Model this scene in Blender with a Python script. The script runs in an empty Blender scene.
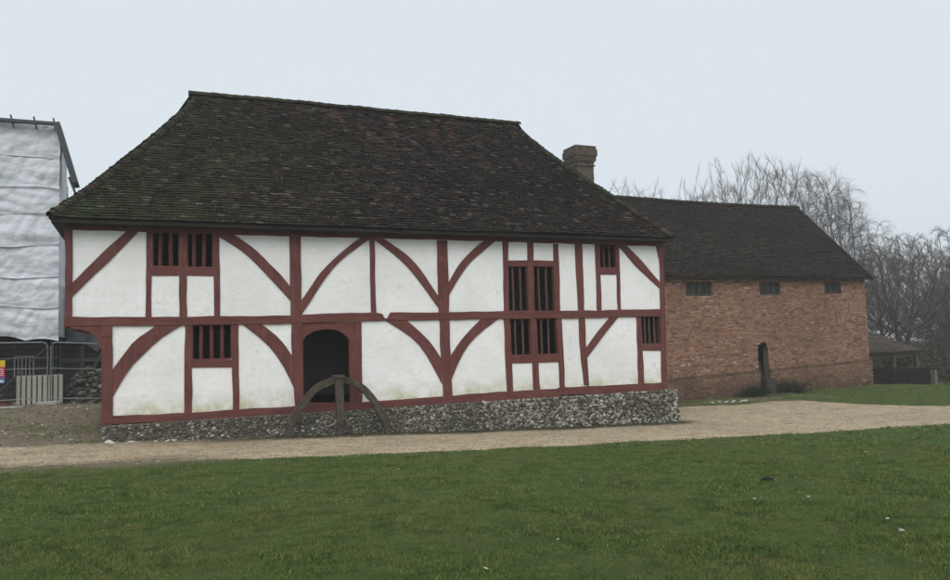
import bpy, bmesh, math, random
import numpy as np
from mathutils import Vector, Matrix, noise
S = bpy.context.scene
COL = S.collection
R = math.radians

# ------------------------------------------------------------------ camera
CAM = (1.63550361, -19.0713555, -.651608459)
cam = bpy.data.cameras.new('camera'); camo = bpy.data.objects.new('camera', cam); COL.objects.link(camo)
vx, ux = Vector((.39883643, .91435587, .0698774)), Vector((2.83734711e-04, -7.63233893e-02, 9.97083076e-01))
rx = Vector((.91702204, -.39765323, -.03069998))
M4 = Matrix((rx, ux, -vx)).transposed().to_4x4(); M4.translation = Vector(CAM)
camo.matrix_world = M4
cam.sensor_width = 36; cam.lens = 36*757.568/950; cam.clip_start = .05; cam.clip_end = 3000
S.camera = camo

# ------------------------------------------------------------------ sky, sun, exposure (overcast, misty day)
SUN_EL, SUN_AZ = R(48), R(205)          # azimuth clockwise from +Y: the light comes from behind the camera, a little left
w = bpy.data.worlds.new('World'); S.world = w; w.use_nodes = True
nt = w.node_tree; nt.nodes.clear()
sk = nt.nodes.new('ShaderNodeTexSky'); sk.sky_type = 'NISHITA'; sk.sun_disc = False
sk.sun_elevation = SUN_EL; sk.sun_rotation = SUN_AZ; sk.air_density = 1.0; sk.dust_density = 6.0; sk.ozone_density = 1.0
hs = nt.nodes.new('ShaderNodeHueSaturation'); hs.inputs['Saturation'].default_value = .35
mx = nt.nodes.new('ShaderNodeMix'); mx.data_type = 'RGBA'; mx.inputs[0].default_value = .82
mx.inputs[7].default_value = (6.95, 7.6, 8.15, 1)      # the even cloud layer
bg = nt.nodes.new('ShaderNodeBackground'); bg.inputs[1].default_value = .1
ow = nt.nodes.new('ShaderNodeOutputWorld')
nt.links.new(sk.outputs[0], hs.inputs['Color']); nt.links.new(hs.outputs[0], mx.inputs[6])
nt.links.new(mx.outputs[2], bg.inputs[0]); nt.links.new(bg.outputs[0], ow.inputs[0])
sl = bpy.data.lights.new('sun', 'SUN'); sl.energy = 1.5; sl.angle = R(50); sl.color = (1, .97, .93)
so = bpy.data.objects.new('sun', sl); COL.objects.link(so)
sd = Vector((math.sin(SUN_AZ)*math.cos(SUN_EL), math.cos(SUN_AZ)*math.cos(SUN_EL), math.sin(SUN_EL)))
so.rotation_euler = sd.to_track_quat('Z', 'Y').to_euler()
S.view_settings.view_transform = 'Standard'; S.view_settings.look = 'None'
S.view_settings.exposure = .24; S.view_settings.gamma = 1; S.view_settings.use_curve_mapping = False
S.render.engine = 'CYCLES'
S.cycles.volume_bounces = 1; S.cycles.max_bounces = 6

rng = random.Random(7); nr = np.random.RandomState(11)
# ------------------------------------------------------------------ measured outlines of the timber frame (x, z on the front of the house)
TIMBERS = [["post", [[-0.02, 2.188], [-0.009, 1.17], [0.005, 0.207], [0.032, -0.004]], [[0.134, 2.193], [0.136, 1.171], [0.133, 0.205], [0.142, -0.006]]],
 ["stud", [[1.655, 2.242], [1.636, 0.158]], [[1.77, 2.246], [1.759, 0.157]]],
 ["stud", [[2.371, 2.265], [2.355, 0.148]], [[2.533, 2.27], [2.53, 0.145]]],
 ["stud", [[3.12, 2.289], [3.141, 0.136]], [[3.258, 2.294], [3.278, 0.134]]],
 ["post", [[4.939, 2.185], [4.929, 1.48], [4.944, 0.189], [4.957, -0.025], [4.94, -0.452], [4.965, -0.932], [4.997, -1.675], [5.015, -2.07]], [[5.211, 2.193], [5.212, 1.484], [5.214, 0.185], [5.222, -0.03], [5.194, -0.459], [5.198, -0.94], [5.198, -1.686], [5.204, -2.03]]],
 ["stud", [[6.989, 2.159], [6.991, 0.946], [6.986, 0.162]], [[7.14, 2.163], [7.119, 0.946], [7.136, 0.16]]],
 ["post", [[8.875, 2.151], [8.859, 0.951], [8.881, 0.02], [8.882, -0.789], [8.92, -1.596], [8.932, -2.05]], [[9.164, 2.159], [9.171, 0.952], [9.162, 0.016], [9.162, -0.798], [9.181, -1.608], [9.186, -2.05]]],
 ["stud", [[10.842, 2.172], [10.808, 0.171]], [[11.011, 2.176], [10.969, 0.169]]],
 ["stud", [[11.619, 2.192], [11.58, 0.161]], [[11.814, 2.197], [11.766, 0.159]]],
 ["stud", [[12.457, 2.15], [12.436, 0.182]], [[12.636, 2.154], [12.613, 0.18]]],
 ["stud", [[13.187, 2.168], [13.19, 1.278], [13.213, 0.204], [13.219, 0.015], [13.213, -0.581], [13.234, -1.051], [13.315, -1.958]], [[13.437, 2.174], [13.425, 1.28], [13.418, 0.202], [13.438, 0.012], [13.432, -0.586], [13.446, -1.058], [13.475, -1.985]]],
 ["stud", [[13.877, 2.185], [13.853, 0.165]], [[14.05, 2.189], [14.01, 0.164]]],
 ["stud", [[14.607, 2.202], [14.578, 0.157]], [[14.731, 2.205], [14.693, 0.156]]],
 ["post", [[16.069, 2.238], [16.188, 1.637], [16.17, 1.036], [16.123, 0.106], [16.098, -0.752], [16.053, -1.932], [16.043, -2.095]], [[16.313, 2.244], [16.335, 1.639], [16.324, 1.037], [16.31, 0.104], [16.283, -0.757], [16.254, -1.941], [16.252, -2.105]]],
 ["brace", [[1.28, 2.22], [0.702, 1.618], [0.133, 0.967]], [[1.549, 2.229], [0.813, 1.398], [0.134, 0.668]]],
 ["brace", [[3.571, 2.188], [3.923, 1.943], [4.329, 1.579], [4.663, 1.235], [4.937, 0.898]], [[3.174, 2.145], [3.47, 1.969], [3.819, 1.729], [4.325, 1.232], [4.933, 0.543]]],
 ["brace", [[6.742, 2.164], [6.156, 1.703], [5.706, 1.244], [5.198, 0.531]], [[7.041, 2.161], [6.266, 1.61], [5.87, 1.163], [5.225, 0.218]]],
 ["brace", [[7.382, 2.158], [8.025, 1.725], [8.437, 1.268], [8.91, 0.572]], [[7.101, 2.145], [7.783, 1.635], [8.192, 1.208], [8.913, 0.252]]],
 ["brace", [[10.251, 2.169], [9.637, 1.665], [9.14, 0.963]], [[10.615, 2.178], [9.893, 1.609], [9.494, 1.159], [9.142, 0.612]]],
 ["brace", [[14.977, 2.172], [15.555, 1.662], [16.185, 1.016]], [[14.667, 2.171], [15.386, 1.461], [16.174, 0.836]]],
 ["rail", [[1.742, 1.345], [3.149, 1.346]], [[1.742, 1.144], [3.148, 1.149]]],
 ["rail", [[10.97, 1.644], [11.632, 1.654], [12.517, 1.649]], [[10.964, 1.473], [11.626, 1.481], [12.509, 1.479]]],
 ["rail", [[13.999, 1.459], [14.646, 1.466]], [[13.989, 1.266], [14.636, 1.271]]],
 ["post", [[0.722, 0.005], [0.723, -0.256], [0.727, -1.274], [0.72, -2.23]], [[0.944, 0.001], [0.944, -0.261], [0.957, -1.285], [0.969, -2.247]]],
 ["brace", [[1.914, 0.028], [1.657, -0.168], [1.353, -0.426], [0.936, -1.013]], [[2.491, 0.017], [1.914, -0.358], [1.404, -0.868], [1.154, -1.24], [0.938, -1.652]]],
 ["stud", [[2.485, -0.005], [2.456, -2.096]], [[2.65, -0.008], [2.631, -2.108]]],
 ["stud", [[3.533, -0.025], [3.55, -2.099]], [[3.689, -0.027], [3.699, -2.109]]],
 ["rail", [[2.625, -0.836], [3.554, -0.87]], [[2.625, -1.028], [3.552, -1.049]]],
 ["brace", [[4.151, 0.035], [4.666, -0.402], [5.011, -0.912]], [[3.699, 0.042], [4.318, -0.481], [4.716, -1.025], [5.012, -1.66]]],
 ["brace", [[7.819, 0.1], [8.465, -0.437], [8.894, -1.028]], [[7.292, 0.057], [7.994, -0.393], [8.452, -0.885], [8.908, -1.723]]],
 ["brace", [[10.171, 0.053], [9.578, -0.464], [9.123, -1.037]], [[10.723, 0.058], [9.935, -0.473], [9.49, -0.985], [9.13, -1.709]]],
 ["stud", [[10.797, 0.043], [10.808, -2.064]], [[10.999, 0.04], [11.009, -2.074]]],
 ["stud", [[11.631, 0.031], [11.646, -2.062]], [[11.824, 0.028], [11.854, -2.059]]],
 ["stud", [[12.455, 0.054], [12.506, -2.039]], [[12.646, 0.051], [12.672, -2.041]]],
 ["rail", [[10.929, -1.028], [11.702, -1.048], [12.523, -1.056]], [[10.921, -1.249], [11.694, -1.258], [12.514, -1.262]]],
 ["brace", [[14.396, 0.092], [13.813, -0.463], [13.394, -0.931]], [[14.687, 0.088], [14.016, -0.574], [13.378, -1.253]]],
 ["stud", [[15.241, 0.051], [15.204, -2.05]], [[15.407, 0.049], [15.414, -2.046]]],
 ["rail", [[15.332, -0.839], [16.132, -0.855]], [[15.321, -1.035], [16.12, -1.054]]]]
BEAMS = [["jetty_beam", [[-0.007, 0.207], [1.636, 0.183], [3.279, 0.18], [3.505, 0.178]], [[-0.006, 0.011], [1.636, -0.021], [3.277, -0.021], [3.503, -0.02]]],
 ["jetty_beam", [[3.506, 0.177], [4.912, 0.173], [5.257, 0.185], [6.129, 0.217], [7.149, 0.216], [7.293, 0.18]], [[3.504, -0.02], [4.909, -0.035], [5.254, -0.02], [6.125, -0.013], [7.144, 0.003], [7.376, 0.01]]],
 ["jetty_beam", [[7.512, 0.217], [8.868, 0.206], [10.04, 0.21], [11.031, 0.216], [12.447, 0.213]], [[7.39, 0.01], [8.862, -0.003], [10.033, 0.002], [11.023, -0.007], [12.438, -0.004]]],
 ["jetty_beam", [[12.408, 0.207], [13.787, 0.198], [14.696, 0.214], [16.114, 0.212]], [[12.399, -0.016], [13.777, -0.018], [14.684, -0.006], [16.1, -0.013]]],
 ["sill_beam", [[0.729, -2.032], [1.156, -2.039], [2.457, -2.063], [3.945, -2.055]], [[0.73, -2.225], [1.657, -2.23], [2.694, -2.258], [3.943, -2.297]]],
 ["sill_beam", [[3.877, -2.051], [4.995, -2.067], [5.232, -2.005], [6.399, -2.056], [7.817, -2.06]], [[3.874, -2.292], [4.992, -2.297], [5.228, -2.253], [6.394, -2.304], [7.810, -2.334]]],
 ["sill_beam", [[7.818, -2.058], [8.899, -2.037], [10.027, -2.021], [10.758, -2.014], [12.512, -2.019]], [[7.811, -2.333], [8.89, -2.318], [10.018, -2.302], [10.748, -2.306], [12.498, -2.333]]],
 ["sill_beam", [[12.429, -1.994], [13.408, -2.002], [15.179, -2.02], [16.244, -2.021]], [[12.419, -2.206], [13.397, -2.232], [15.166, -2.271], [16.247, -2.271]]]]
WINDOWS = [[1.784, 2.369, 1.349, 2.204, [1.951, 2.185]], [2.54, 3.122, 1.343, 2.228, [2.7, 2.922]], [10.967, 11.60, 0.19, 1.477, [11.155, 11.387]], [11.779, 12.45, 0.18, 1.487, [11.981, 12.22]], [14.032, 14.604, 1.462, 2.196, [14.213, 14.412]], [2.648, 3.535, -0.853, -0.017, [2.844, 3.085, 3.32]], [10.979, 11.631, -1.04, 0.009, [11.171, 11.409]], [11.802, 12.50, -1.048, -0.004, [12.003, 12.23]], [15.383, 16.104, -0.851, 0.03, [15.572, 15.741, 15.924]]]
BRACKET = [[0.081, 0.007], [0.722, -0.005], [0.739, -0.544], [0.69, -0.505], [0.66, -0.352], [0.601, -0.242], [0.489, -0.147], [0.32, -0.084], [0.105, -0.053]]
BLOCK = [[0.712, -0.016], [0.944, -0.021], [0.944, -0.261], [0.713, -0.256]]
DOOR = [[5.202, -2.026], [5.225, -0.476], [5.316, -0.347], [5.498, -0.242], [5.681, -0.198], [5.864, -0.183], [6.061, -0.212], [6.233, -0.289], [6.368, -0.415], [6.429, -0.54], [6.398, -2.098]]
DJ = [[5.154, -0.006], [6.729, -0.034], [6.712, -2.105], [5.125, -2.057], [6.552, -0.031], [6.511, -2.08]]

GP = [(.8,-.2,-2.64),(8,-.2,-2.92),(16.4,-.2,-3.22),(20.7,5.3,-3.22),(32,5.3,-3.12),(39.5,8.4,-3.58),
      (1.6,-19,-2.27),(-1.4,1,-2.56),(-1,8,-2.15),(-1.2,10.5,-2.2),(-8,8,-2.1),(-8,0,-2.4),(14,-19,-2.45),(-12,-19,-2.2),(8,-30,-2.3),
      (30,-8,-3.2),(60,-5,-3.9),(60,20,-4.1),(60,60,-4.5),(20,60,-4.0),(-20,60,-3.0),(-60,20,-2.2),(-60,-30,-2.0),(60,-40,-3.4),
      (400,0,-6),(300,300,-7),(0,400,-6),(-300,300,-5),(-400,0,-4),(0,-400,-4),(400,-400,-5),(-400,-400,-4)]
_g = np.array(GP, float); _n = len(_g)
def _k(a, b): return np.sqrt(((a[:, None, :2] - b[None, :, :2])**2).sum(-1) + 4.0)
_A = np.zeros((_n+3, _n+3)); _A[:_n, :_n] = _k(_g, _g); _A[:_n, _n] = 1; _A[:_n, _n+1:] = _g[:, :2]/100; _A[_n:, :_n] = _A[:_n, _n:].T
_w = np.linalg.solve(_A, np.r_[_g[:, 2], 0, 0, 0])
def gz(x, y):
    """height of the ground at x, y (arrays or numbers)"""
    x = np.asarray(x, float); p = np.stack([x.ravel(), np.asarray(y, float).ravel()], 1)
    return (_k(p, _g) @ _w[:_n] + _w[_n] + p/100 @ _w[_n+1:]).reshape(x.shape)
# ------------------------------------------------------------------ helpers
def mat(name, rough=.85, spec=.3):
    m = bpy.data.materials.new(name); m.use_nodes = True
    b = m.node_tree.nodes['Principled BSDF']; b.inputs['Roughness'].default_value = rough
    b.inputs['Specular IOR Level'].default_value = spec
    return m, m.node_tree, b
def nd(t, typ, **kw):
    n = t.nodes.new(typ)
    for k, v in kw.items():
        if k.startswith('i_'): n.inputs[k[2:].replace('_', ' ')].default_value = v
        elif k.startswith('n_'): n.inputs[int(k[2:])].default_value = v
        else: setattr(n, k, v)
    return n
def lk(t, a, b): t.links.new(a, b)
def coord(t, scale=(1, 1, 1)):
    c = nd(t, 'ShaderNodeTexCoord'); m = nd(t, 'ShaderNodeMapping'); m.inputs['Scale'].default_value = scale
    lk(t, c.outputs['Object'], m.inputs[0]); return m.outputs[0]
def noi(t, vec, sc, det=4, rough=.6):
    n = nd(t, 'ShaderNodeTexNoise', i_Scale=sc, i_Detail=det, i_Roughness=rough); lk(t, vec, n.inputs['Vector']); return n.outputs[0]
def ramp(t, fac, stops, interp='LINEAR'):
    r = nd(t, 'ShaderNodeValToRGB'); r.color_ramp.interpolation = interp; e = r.color_ramp.elements
    while len(e) < len(stops): e.new(.5)
    for i, (p, c) in enumerate(stops):
        e[i].position = p; e[i].color = (*c, 1) if len(c) == 3 else c
    lk(t, fac, r.inputs[0]); return r.outputs[0]
def mix(t, fac, a, b, mode='MIX'):
    m = nd(t, 'ShaderNodeMix', data_type='RGBA', blend_type=mode)
    for s, v in ((0, fac), (6, a), (7, b)):
        if isinstance(v, (int, float)): m.inputs[s].default_value = v
        elif isinstance(v, tuple): m.inputs[s].default_value = (*v, 1)
        else: lk(t, v, m.inputs[s])
    return m.outputs[2]
def math_(t, op, a, b=None, clamp=False):
    m = nd(t, 'ShaderNodeMath', operation=op); m.use_clamp = clamp
    for s, v in ((0, a), (1, b)):
        if v is None: continue
        if isinstance(v, (int, float)): m.inputs[s].default_value = v
        else: lk(t, v, m.inputs[s])
    return m.outputs[0]
def bump(t, b, h, st=.4, dist=.02):
    n = nd(t, 'ShaderNodeBump', i_Strength=st, i_Distance=dist); lk(t, h, n.inputs['Height']); lk(t, n.outputs[0], b.inputs['Normal'])
def island(t): return nd(t, 'ShaderNodeNewGeometry').outputs['Random Per Island']
g3 = lambda v: (v, v, v)

def mesh_obj(name, V, F, m=None, parent=None, smooth=False):
    me = bpy.data.meshes.new(name); me.from_pydata([tuple(v) for v in V], [], F); me.update()
    if smooth: me.polygons.foreach_set('use_smooth', [True]*len(me.polygons))
    o = bpy.data.objects.new(name, me); COL.objects.link(o)
    if m: me.materials.append(m)
    if parent: o.parent = parent
    return o
def tag(o, label=None, cat=None, group=None, kind=None):
    for k, v in (('label', label), ('category', cat), ('group', group), ('kind', kind)):
        if v: o[k] = v
    return o
def empty(name, label, cat, group=None, loc=(0, 0, 0)):
    o = bpy.data.objects.new(name, None); COL.objects.link(o); o.location = loc; o.empty_display_size = .3
    return tag(o, label, cat, group)
class MB:
    def __init__(s): s.V = []; s.F = []
    def add(s, V, F):
        n = len(s.V); s.V += [tuple(v) for v in V]; s.F += [tuple(i+n for i in f) for f in F]; return s
    def box(s, x0, x1, y0, y1, z0, z1):
        return s.add([(x0, y0, z0), (x1, y0, z0), (x1, y1, z0), (x0, y1, z0), (x0, y0, z1), (x1, y0, z1), (x1, y1, z1), (x0, y1, z1)],
                     [(0, 3, 2, 1), (4, 5, 6, 7), (0, 1, 5, 4), (1, 2, 6, 5), (2, 3, 7, 6), (3, 0, 4, 7)])
    def hexa(s, P):      # eight corners: bottom ring then top ring, both counter-clockwise
        return s.add(P, [(0, 3, 2, 1), (4, 5, 6, 7), (0, 1, 5, 4), (1, 2, 6, 5), (2, 3, 7, 6), (3, 0, 4, 7)])
    def prism(s, pts, y0, y1):     # polygon in x, z extruded in y
        n = len(pts)
        V = [(x, y0, z) for x, z in pts]+[(x, y1, z) for x, z in pts]
        return s.add(V, [tuple(range(n)), tuple(range(2*n-1, n-1, -1))]+[(i, i+n, (i+1) % n+n, (i+1) % n) for i in range(n)])
    def tube(s, pts, rad, n=6, cap=True):
        pts = [Vector(p) for p in pts]; rad = rad if hasattr(rad, '__len__') else [rad]*len(pts); V = []; F = []
        for i, p in enumerate(pts):
            d = (pts[min(i+1, len(pts)-1)]-pts[max(i-1, 0)]).normalized()
            a = d.cross(Vector((0, 0, 1)) if abs(d.z) < .95 else Vector((1, 0, 0))).normalized(); b = d.cross(a)
            V += [p+(a*math.cos(2*math.pi*k/n)+b*math.sin(2*math.pi*k/n))*rad[i] for k in range(n)]
        for i in range(len(pts)-1):
            F += [(i*n+k, i*n+(k+1) % n, (i+1)*n+(k+1) % n, (i+1)*n+k) for k in range(n)]
        if cap: F += [tuple(range(n-1, -1, -1)), tuple(range((len(pts)-1)*n, len(pts)*n))]
        return s.add(V, F)
    def build(s, name, m, parent=None, bev=0, smooth=False):
        o = mesh_obj(name, s.V, s.F, m, parent, smooth)
        if bev:
            b = o.modifiers.new('bevel', 'BEVEL'); b.width = bev; b.segments = 2; b.limit_method = 'ANGLE'
        return o
def bar(mb, a, b, wd, ht):      # a squared bar between two points
    a, b = Vector(a), Vector(b); d = (b-a).normalized(); s = d.cross(Vector((0, 0, 1)) if abs(d.z) < .95 else Vector((0, 1, 0))).normalized(); u = s.cross(d)
    c = [-s*wd/2-u*ht/2, s*wd/2-u*ht/2, s*wd/2+u*ht/2, -s*wd/2+u*ht/2]
    mb.add([a+k for k in c]+[b+k for k in c], [(0, 1, 2, 3), (7, 6, 5, 4), (0, 4, 5, 1), (1, 5, 6, 2), (2, 6, 7, 3), (3, 7, 4, 0)])
def G(x, y): return float(gz(x, y))
ICO = {}
def ico(sub):
    if sub not in ICO:
        bm = bmesh.new(); bmesh.ops.create_icosphere(bm, subdivisions=sub, radius=1)
        ICO[sub] = ([v.co.copy() for v in bm.verts], [tuple(v.index for v in f.verts) for f in bm.faces]); bm.free()
    return ICO[sub]
def rock(mb, c, r, sub=1, rough=.35, seed=None):      # lumpy angular stone, r = three radii
    V, F = ico(sub); o = Vector((rng.random()*99, rng.random()*99, rng.random()*99)); q = Matrix.Rotation(rng.uniform(-.5, .5), 3, 'Y') @ Matrix.Rotation(rng.uniform(-.4, .4), 3, 'Z')
    mb.add([Vector(c)+q @ Vector((v.x*r[0], v.y*r[1], v.z*r[2]))*(1+rough*noise.noise(v*1.3+o)) for v in V], F)

# ------------------------------------------------------------------ materials
def wood_paint(name, c0, c1, c2, sc, rough=.7):
    m, t, b = mat(name, rough, .25); v = coord(t, sc)
    n1 = noi(t, v, 1.0, 8, .65); v2 = coord(t); n2 = noi(t, v2, 1.7, 5)
    c = ramp(t, n1, [(.3, c0), (.5, c1), (.72, c2)]); c = mix(t, ramp(t, n2, [(.35, g3(0)), (.7, g3(1))]), c, mix(t, .5, c, c2))
    n3 = noi(t, v2, 30, 3, .7); c = mix(t, ramp(t, n3, [(.62, g3(0)), (.78, g3(.35))]), c, tuple(x*.45 for x in c1))
    n4 = noi(t, coord(t, tuple(q*3.2 if q > 5 else q*.55 for q in sc)), 1.0, 3, .5); c = mix(t, ramp(t, n4, [(.62, g3(0)), (.68, g3(.5))]), c, tuple(x*.4 for x in c1))      # shakes along the grain
    n5 = noi(t, v2, 3.3, 6, .75); c = mix(t, ramp(t, n5, [(.56, g3(0)), (.72, g3(.45))]), c, tuple(x*1.25+.03 for x in c2))      # worn, chalky paint
    lk(t, c, b.inputs['Base Color']); bump(t, b, n1, .45, .012); return m
RC = ((.066, .021, .018), (.110, .035, .030), (.150, .056, .046))
M_tv = wood_paint('red_ochre_timber_upright', *RC, (14, 14, 1.6))
M_th = wood_paint('red_ochre_timber_level', *RC, (1.6, 14, 14))
M_bar = wood_paint('weathered_bars', (.05, .024, .02), (.085, .038, .032), (.12, .065, .055), (20, 20, 2))
M_grey = wood_paint('weathered_oak', (.05, .044, .036), (.10, .088, .07), (.17, .155, .125), (9, 9, 9), .9)
M_dark = wood_paint('dark_wood', (.012, .010, .009), (.022, .018, .015), (.035, .03, .025), (6, 6, 2), .9)

def plaster():
    m, t, b = mat('limewashed_plaster', .95, .1); v = coord(t)
    n = noi(t, v, 1.1, 5, .55); n2 = noi(t, v, 7, 6, .6); n3 = noi(t, v, 60, 3)
    c = ramp(t, n, [(.3, (.72, .725, .71)), (.55, (.80, .805, .80)), (.75, (.83, .835, .83))])
    c = mix(t, ramp(t, n2, [(.45, g3(0)), (.75, g3(.28))]), c, (.62, .61, .57))
    sx = nd(t, 'ShaderNodeSeparateXYZ'); lk(t, v, sx.inputs[0])      # damp: algae and splash just above the sill and above the middle beam
    def band(z0, z1): return math_(t, 'SUBTRACT', 1.0, math_(t, 'DIVIDE', math_(t, 'SUBTRACT', sx.outputs[2], z0), z1-z0), True)
    ns = noi(t, v, 2.3, 6, .7)
    low = math_(t, 'MULTIPLY', band(-2.08, -1.55), ramp(t, ns, [(.38, g3(0)), (.62, g3(1))]), True)
    c = mix(t, low, c, (.40, .40, .22))
    npz = noi(t, v, .42, 6, .6); c = mix(t, ramp(t, npz, [(.45, g3(0)), (.66, g3(.30))]), c, (.62, .61, .56))
    vo = nd(t, 'ShaderNodeTexVoronoi', feature='DISTANCE_TO_EDGE', i_Scale=.9); nv_ = nd(t, 'ShaderNodeVectorMath', operation='ADD'); nn = nd(t, 'ShaderNodeTexNoise', i_Scale=2.5, i_Detail=6); lk(t, v, nn.inputs['Vector']); lk(t, v, nv_.inputs[0]); lk(t, nn.outputs['Color'], nv_.inputs[1]); lk(t, nv_.outputs[0], vo.inputs['Vector'])
    c = mix(t, math_(t, 'MULTIPLY', math_(t, 'LESS_THAN', vo.outputs['Distance'], .006), ramp(t, n, [(.5, g3(0)), (.6, g3(.45))])), c, (.33, .32, .29))      # hairline cracks
    vs = coord(t, (9, 9, .7)); st = noi(t, vs, 1.0, 4, .6)
    c = mix(t, ramp(t, st, [(.56, g3(0)), (.8, g3(.22))]), c, (.52, .52, .47))
    lk(t, c, b.inputs['Base Color'])
    bump(t, b, math_(t, 'ADD', math_(t, 'MULTIPLY', n2, 1.0), math_(t, 'MULTIPLY', n3, .15)), .55, .03); return m
M_pl = plaster()

def tiles(name, dark, mid, warm, moss, mossamt):
    m, t, b = mat(name, .95, .1); r = island(t); v = coord(t)
    c = ramp(t, r, [(0, dark), (.3, tuple(a*.8+b_*.2 for a, b_ in zip(dark, mid))), (.62, mid), (.86, tuple((a+b_)/2 for a, b_ in zip(mid, warm))), (1, warm)])
    big = noi(t, v, .35, 4, .6); c = mix(t, ramp(t, big, [(.42, g3(0)), (.66, g3(.6))]), c, dark)
    wm = noi(t, v, .55, 3, .6); c = mix(t, math_(t, 'MULTIPLY', ramp(t, wm, [(.66, g3(0)), (.74, g3(.3))]), ramp(t, r, [(.45, g3(0)), (.75, g3(1))])), c, warm)
    nm = noi(t, v, 1.3, 7, .75); mo = ramp(t, nm, [(.6-mossamt, g3(0)), (.78-mossamt, g3(.8))]); c = mix(t, mo, c, moss)
    if name == 'old_clay_tiles':      # moss on the left slope, newer orange tiles in patches near the ridge
        sx = nd(t, 'ShaderNodeSeparateXYZ'); lk(t, v, sx.inputs[0])
        lf = math_(t, 'SUBTRACT', 1.0, math_(t, 'DIVIDE', sx.outputs[0], 7.5), True); mm = ramp(t, noi(t, v, 2.1, 7, .75), [(.42, g3(0)), (.60, g3(.8))])
        c = mix(t, math_(t, 'MULTIPLY', lf, mm), c, (.034, .047, .014))
        up_ = math_(t, 'DIVIDE', math_(t, 'SUBTRACT', sx.outputs[2], 5.0), 1.4, True); rt = math_(t, 'MULTIPLY', math_(t, 'SUBTRACT', sx.outputs[0], 3.5), .25, True)
        om = math_(t, 'MULTIPLY', ramp(t, noi(t, v, 1.1, 3, .5), [(.54, g3(.03)), (.60, g3(1))]), ramp(t, r, [(.4, g3(0)), (.7, g3(1))]))
        c = mix(t, math_(t, 'MULTIPLY', math_(t, 'MULTIPLY', up_, rt), math_(t, 'MULTIPLY', om, .6)), c, (.13, .062, .042))
        rr_ = nd(t, 'ShaderNodeMath', operation='FRACT'); lk(t, math_(t, 'MULTIPLY', r, 37.7), rr_.inputs[0]); c = mix(t, ramp(t, rr_.outputs[0], [(.95, g3(0)), (.98, g3(.5))]), c, (.10, .085, .072))
    li = noi(t, v, 13, 4, .7); c = mix(t, ramp(t, li, [(.60, g3(0)), (.68, g3(.8))]), c, (.17, .16, .14))
    lk(t, c, b.inputs['Base Color']); bump(t, b, noi(t, v, 35, 5, .7), .6, .012); return m
M_tile = tiles('old_clay_tiles', (.0095, .0078, .0072), (.021, .0158, .0136), (.044, .028, .021), (.036, .041, .018), .03)
M_tile2 = tiles('old_clay_tiles_barn', (.013, .011, .010), (.026, .020, .0165), (.048, .034, .026), (.036, .040, .018), .05)
M_moss = tiles('mossy_ridge_tiles', (.020, .017, .013), (.036, .031, .021), (.065, .042, .03), (.042, .052, .02), .12)

def flint():
    m, t, b = mat('flint_nodules', .7, .35); r = island(t); v = coord(t)
    c = ramp(t, r, [(0, (.030, .028, .023)), (.3, (.062, .056, .045)), (.6, (.105, .096, .076)), (.84, (.17, .158, .128)), (.95, (.30, .28, .235)), (1, (.48, .46, .40))])
    n = noi(t, v, 22, 5, .7); c = mix(t, ramp(t, n, [(.4, g3(0)), (.65, g3(.5))]), c, mix(t, .5, c, (.24, .22, .18)))
    sx = nd(t, 'ShaderNodeSeparateXYZ'); lk(t, v, sx.inputs[0]); c = mix(t, math_(t, 'MULTIPLY', math_(t, 'DIVIDE', math_(t, 'SUBTRACT', sx.outputs[0], 4.0), 9.0, True), ramp(t, r, [(.35, g3(0)), (.9, g3(.85))])), c, (.40, .38, .32))      # paler stones towards the right
    gr = noi(t, v, .9, 4); c = mix(t, ramp(t, gr, [(.44, g3(0)), (.62, g3(.55))]), c, (.058, .056, .030))
    lk(t, c, b.inputs['Base Color']); bump(t, b, n, .5, .01); return m
M_flint = flint()
def simple(name, stops, sc=4, det=6, rough=.9, bst=.4, bd=.02, spec=.2, vs=(1, 1, 1)):
    m, t, b = mat(name, rough, spec); n = noi(t, coord(t, vs), sc, det, .65); lk(t, ramp(t, n, stops), b.inputs['Base Color'])
    bump(t, b, n, bst, bd); return m
M_mortar = simple('lime_mortar', [(.3, (.055, .05, .04)), (.6, (.11, .10, .08)), (.8, (.17, .16, .13))], 14)
M_mortar2 = simple('brick_mortar', [(.3, (.09, .072, .055)), (.6, (.15, .12, .09)), (.8, (.21, .175, .135))], 12)
M_stone = simple('pale_flint', [(.3, (.22, .21, .18)), (.5, (.42, .41, .36)), (.8, (.60, .59, .54))], 30)
M_inside = simple('dark_interior', [(.3, (.018, .016, .014)), (.7, (.035, .031, .027))], 3)  # nearly black: the shade of the rooms is put into the colour
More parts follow.
